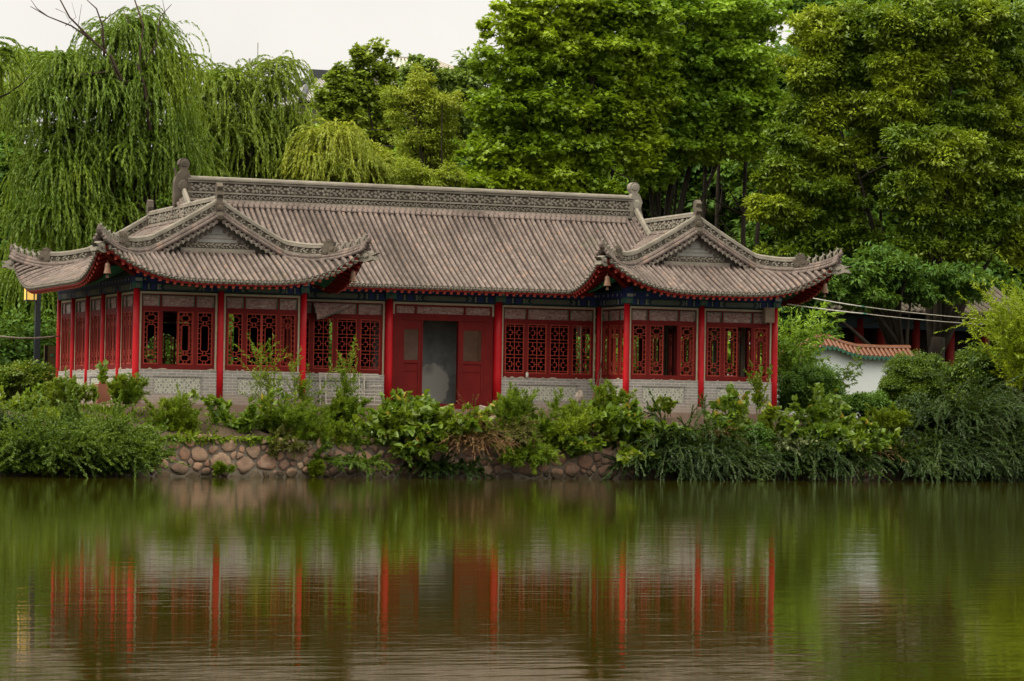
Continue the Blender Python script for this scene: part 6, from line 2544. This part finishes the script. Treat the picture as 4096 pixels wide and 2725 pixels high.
hanging('dry orange twigs arching over the dark weeping shrub', 1600, 975, -2.9, 9, 1.5, 0.35, 311, 'leaf_dry', (0.6, -0.3), 0.35, 0.55, 4, 0.07, 2, 'needle', 0.2, 'dry_vine', 'vine', None)
hanging('dry brown roots hanging beside the right boulder gap', 2035, 1015, -1.5, 16, 0.9, 0.4, 312, 'leaf_dry', (0, -0.5), 0.2, 1.2, 3, 0.06, 2, 'needle', 0.25, 'dry_vine', 'vine', None)
hanging('silvery willow sprig hanging over the dark bank below the last column', 1795, 1000, -2.4, 12, 0.9, 0.5, 313, 'leaf_silver', (-0.1, -0.5), 0.3, 0.9, 8, 0.13, 2, 'narrow', 0.1, 'willow_sprig', 'plant', None)
hanging('dark creeper trailing to the water under the big sapling', 1010, 1045, -3.4, 26, 1.0, 0.6, 314, 'leaf_weeping', (0.05, -0.5), 0.25, 1.0)
hanging('dark creeper trailing behind the boulders left of the big sapling', 800, 1030, -3.6, 24, 0.9, 0.8, 315, 'leaf_bush', (0, -0.5), 0.25, 1.0)

for lab, px, py, Y, n, L, sd in (('dense fine-leaved bush leaning over the water, middle of the left clump', 190, 1065, 0.25, 210, 1.95, 401),
                                 ('dense fine-leaved bush left of the biggest one, arching to the water', 95, 1062, 0.25, 170, 1.8, 421),
                                 ('dense fine-leaved bush at the right of the left clump beside the bare boulders', 272, 1068, 0.2, 120, 1.4, 422)):
    spray(lab, edge(px, py, Y), int(n*1.25), L, 1.3, 0.50, 15, 0.064, 'oval', 'leaf_bush', sd, 'dense_bush', 'bush', 'fine-leaved bushes at the left of the bank', 12, (0, -0.25), 0.62, 0.9, 0.35, 1, 0.1, 0.009, 5)
bush('dark bush trailing into the water at the left edge', [(25, 1020, 60, 60), (-20, 990, 50, 70), (50, 1060, 50, 22)], -5.0, 'leaf_weeping', 'narrow', 0.11, 340, 0.30, 402, 'dense_bush', 'bush', None, 0.5, 0.9)
bush('yellow-green hedge below the lamp post', [(45, 865, 60, 30), (0, 875, 40, 35), (90, 880, 35, 28)], 6.0, 'leaf_mulberry', 'oval', 0.09, 260, 0.28, 403, 'hedge_bush', 'bush', None, 0.1, 0.8)
bush('dark clipped round shrub right of the last column', [(1866, 893, 72, 58), (1830, 915, 40, 35)], 3.4, 'leaf_dark', 'oval', 0.075, 420, 0.26, 404, 'round_shrub', 'shrub', None, 0.1, 0.9, 1.5)
bush('large green round shrub against the white garden wall', [(2110, 872, 78, 62), (2070, 895, 45, 40), (2160, 890, 60, 50)], 3.2, 'leaf_bush', 'oval', 0.075, 420, 0.28, 405, 'round_shrub', 'shrub', None, 0.1, 0.9, 1.4)
bush('tall loose shrub behind the right bank', [(2240, 860, 60, 55), (2290, 900, 70, 70), (2220, 930, 60, 50)], 2.4, 'leaf_bush', 'oval', 0.10, 300, 0.32, 406, 'dense_bush', 'bush', None, 0.2, 0.9)
bush('low dark hedge at the foot of the white garden wall', [(1990, 930, 70, 22), (2040, 950, 60, 30), (1930, 940, 40, 25)], 2.6, 'leaf_dark', 'oval', 0.085, 300, 0.26, 407, 'hedge_bush', 'bush', None, 0.1, 0.9)
spray('bright yellow-green feathery shrub at the right edge', bk(2390, 930, 1.0), 60, 4.2, 0.36, 0.10, 9, 0.13, 'narrow', 'leaf_bright', 408, 'bright_shrub', 'shrub', None, 14, (-0.05, 0), 1.0, 0.8, 0.5, 4, 0.25, 0.02, 9)
bush('dark underbrush on the right bank above the water', [(2120, 960, 90, 45), (2200, 1000, 90, 60), (2300, 960, 80, 60), (2060, 985, 60, 35)], 0.6, 'leaf_weeping', 'oval', 0.10, 300, 0.30, 409, 'dense_bush', 'bush', None, 0.2, 0.9)
bush('leafy bush hanging on the bank between the two wings of weeping shrubs', [(1730, 1020, 50, 40), (1760, 1050, 40, 30)], -2.6, 'leaf_dark', 'oval', 0.09, 240, 0.25, 410, 'dense_bush', 'bush', None, 0.3, 0.9)
spray('clump of bamboo behind the right corner of the pavilion', bk(1835, 910, 5.0), 26, 3.2, 0.28, 0.16, 6, 0.20, 'narrow', 'leaf_plane_dark', 412, 'bamboo', 'plant', None, 12, (0.05, 0), 1.0, 0.8, 0.4, 3, 0.5, 0.014, 3)
spray('thin bamboo twig hanging across the white garden wall', bk(1930, 905, 5.6), 5, 1.5, 0.3, 0.5, 4, 0.17, 'narrow', 'leaf_bush', 413, 'bamboo', 'plant', None, 10, (0.35, 0), 1.0, 0.7, 0.1, 4, 0.6, 0.006, 2)

# ground cover that nobody could count: grass and low weeds on the bank
r = np.random.default_rng(91)
n = 60000
x = -9+44*r.random(n)
dy = 0.05+2.6*r.random(n)
P = np.stack([x, ys(x)+dy, np.interp(dy, [0.0, 0.15, 0.9, 1.7, 2.6], [0.9, 1.03, 1.33, 1.58, 1.70])], 1)
keep = (np.sin(x*1.7)+np.sin(x*0.63+2)+r.normal(size=n)*0.9 > -0.5) & ~((x > 10.0) & (x < 12.6) & (dy > 0.8))
keep &= ~((x > -1.0) & (x < 5.5) & (r.random(len(x)) < 0.9))
keep &= ~((P[:, 1] > -1.3) & (x > -0.9) & (x < XR+2*A_+0.9))
P = P[keep]
D = nrm(r.normal(size=P.shape)*V3(0.6, 0.6, 0.3)+V3(0, -0.2, 0.9))
N = nrm(rdir(len(P), r)+V3(0, -0.5, 0.3))
n = 16000
x = -9+44*r.random(n)
x = x[(np.sin(x*2.9)+np.sin(x*1.1+1)+0.8*r.normal(size=n)) > -0.2]
q = np.stack([x, ys(x)-0.06+0.2*r.random(len(x)), 1.0+0.1*r.random(len(x))], 1)
P = np.concatenate([P, q])
D = np.concatenate([D, nrm(r.normal(size=q.shape)*V3(0.7, 0.3, 0.5)+V3(0, -0.8, -0.3))])
N = np.concatenate([N, nrm(rdir(len(q), r)+V3(0, -0.5, 0.3))])
tag(leaf_mesh('grass', P, D, N, 0.2*(0.6+0.8*r.random(len(P))), 'narrow', 'leaf_weed', None), 'patchy grass and low weeds covering the bank', 'grass', kind='stuff')
n = 9000
x = np.concatenate([-40+40*r.random(n), 20.5+40*r.random(n)])
y = 14*r.random(2*n)**1.3-1.0
k_ = (y > ys(x)+2.4)
P = np.stack([x, y, np.full(2*n, 1.70)], 1)[k_]
D = nrm(r.normal(size=P.shape)*V3(0.7, 0.7, 0.3)+V3(0, 0, 0.9))
tag(leaf_mesh('lawn_grass', P, D, nrm(rdir(len(P), r)+V3(0, -0.4, 0.4)), 0.3, 'narrow', 'leaf_weed', None), 'rough grass beside and behind the pavilion', 'grass', kind='stuff')

for i, (lab, x0, x1) in enumerate((('hedge added behind the near wing to darken its windows', -2.5, 7.5), ('hedge added behind the hall to darken its windows', 7.8, 15.5), ('hedge added behind the far wing to darken its windows', 15.8, 24))):
    r = np.random.default_rng(600+i)
    nc = int((x1-x0)*14)
    C = np.stack([x0+(x1-x0)*r.random(nc), 14.2+1.2*r.random(nc), 1.8+3.0*r.random(nc)], 1)
    b = V3((x0+x1)/2, 14.8, GZ)
    root = thing('hedge', lab, 'hedge', b)  # added only to darken what shows through the windows
    P, D, N, S = clump_leaves(C-b, np.full((nc, 3), 0.6), 90, 0.2, 0.2, 0.3, r)
    leaf_mesh('foliage', P, D, N, S, 'oval', 'leaf_dark', root)
    mb = MB()
    for k_ in range(8):
        x = -0.45*(x1-x0)+k_*(x1-x0)*0.9/7
        mb.tube(limb_path((x, 0, 0), (x+0.2, 0, 2.6), 5, 0.05), [0.06, 0.05, 0.04, 0.03, 0.02], 6)
    mb.obj('stem', 'bark', root, True)

for lab, px, py, n, L, sd in (('low dark weeping shrub left of the dry orange twigs', 1490, 1045, 40, 1.3, 331), ('low dark weeping shrub under the dry orange twigs', 1590, 1040, 44, 1.4, 332),
                              ('low dark weeping shrub left of the silvery sprig', 1690, 1045, 44, 1.3, 333), ('low dark weeping shrub just under the silvery sprig', 1830, 1050, 40, 1.2, 334),
                              ('low dark weeping shrub at the left of the right boulder gap', 1925, 1050, 24, 1.0, 335), ('low dark weeping shrub at the right of the right boulder gap', 2055, 1045, 36, 1.2, 336),
                              ('low dark weeping shrub trailing in the water below the big round shrub', 2135, 1045, 44, 1.4, 337), ('low dark weeping shrub trailing in the water below the loose shrub', 2225, 1045, 44, 1.4, 338),
                              ('low dark weeping shrub trailing in the water at the right edge', 2320, 1040, 44, 1.5, 339)):
    hanging(lab, px, py-18, 0, n, L, 1.1, sd, up=0.25)
for lab, px, py, n, L, sd in (('broad-leaved creeper hanging over the boulders under the door', 960, 1000, 16, 1.1, 341), ('broad-leaved creeper hanging left of the dry vines', 1040, 990, 12, 1.0, 342),
                              ('broad-leaved creeper hanging under the first column of the far wing', 1400, 990, 14, 1.0, 343), ('broad-leaved creeper hanging over the bank beside the far dark shrubs', 1480, 990, 12, 0.9, 344),
                              ('broad-leaved creeper hanging in front of the clipped shrub', 1880, 1000, 14, 1.0, 345), ('broad-leaved creeper over the right boulder gap', 1965, 1000, 14, 0.8, 346),
                              ('broad-leaved creeper hanging under the biggest sapling', 890, 1000, 14, 1.0, 347)):
    spray(lab, edge(px, py, -0.1), n, L, 0.9, 0.75, 4, 0.2, 'mulberry', MU, sd, 'creeper', 'plant', 'broad-leaved creepers on the bank', 10, (0, -0.6), 0.35, 0.9, 0.3, 1, 0.4, 0.01, 2)

for lab, px, n, L, sd in (('small dense bush trailing in the water at the left of the clump', 110, 60, 0.9, 351), ('small dense bush trailing in the water in the middle of the clump', 190, 70, 0.9, 352),
                          ('small dense bush trailing in the water beside the bare boulders', 262, 60, 0.8, 353), ('small dense bush trailing in the water at the left edge', 35, 60, 0.9, 354)):
    spray(lab, edge(px, 1070, 0.1), n, L, 1.2, 0.9, 13, 0.064, 'oval', 'leaf_bush', sd, 'dense_bush', 'bush', 'fine-leaved bushes at the left of the bank', 10, (0, -0.5), 0.3, 0.9, 0.35, 1, 0.1, 0.007, 5)
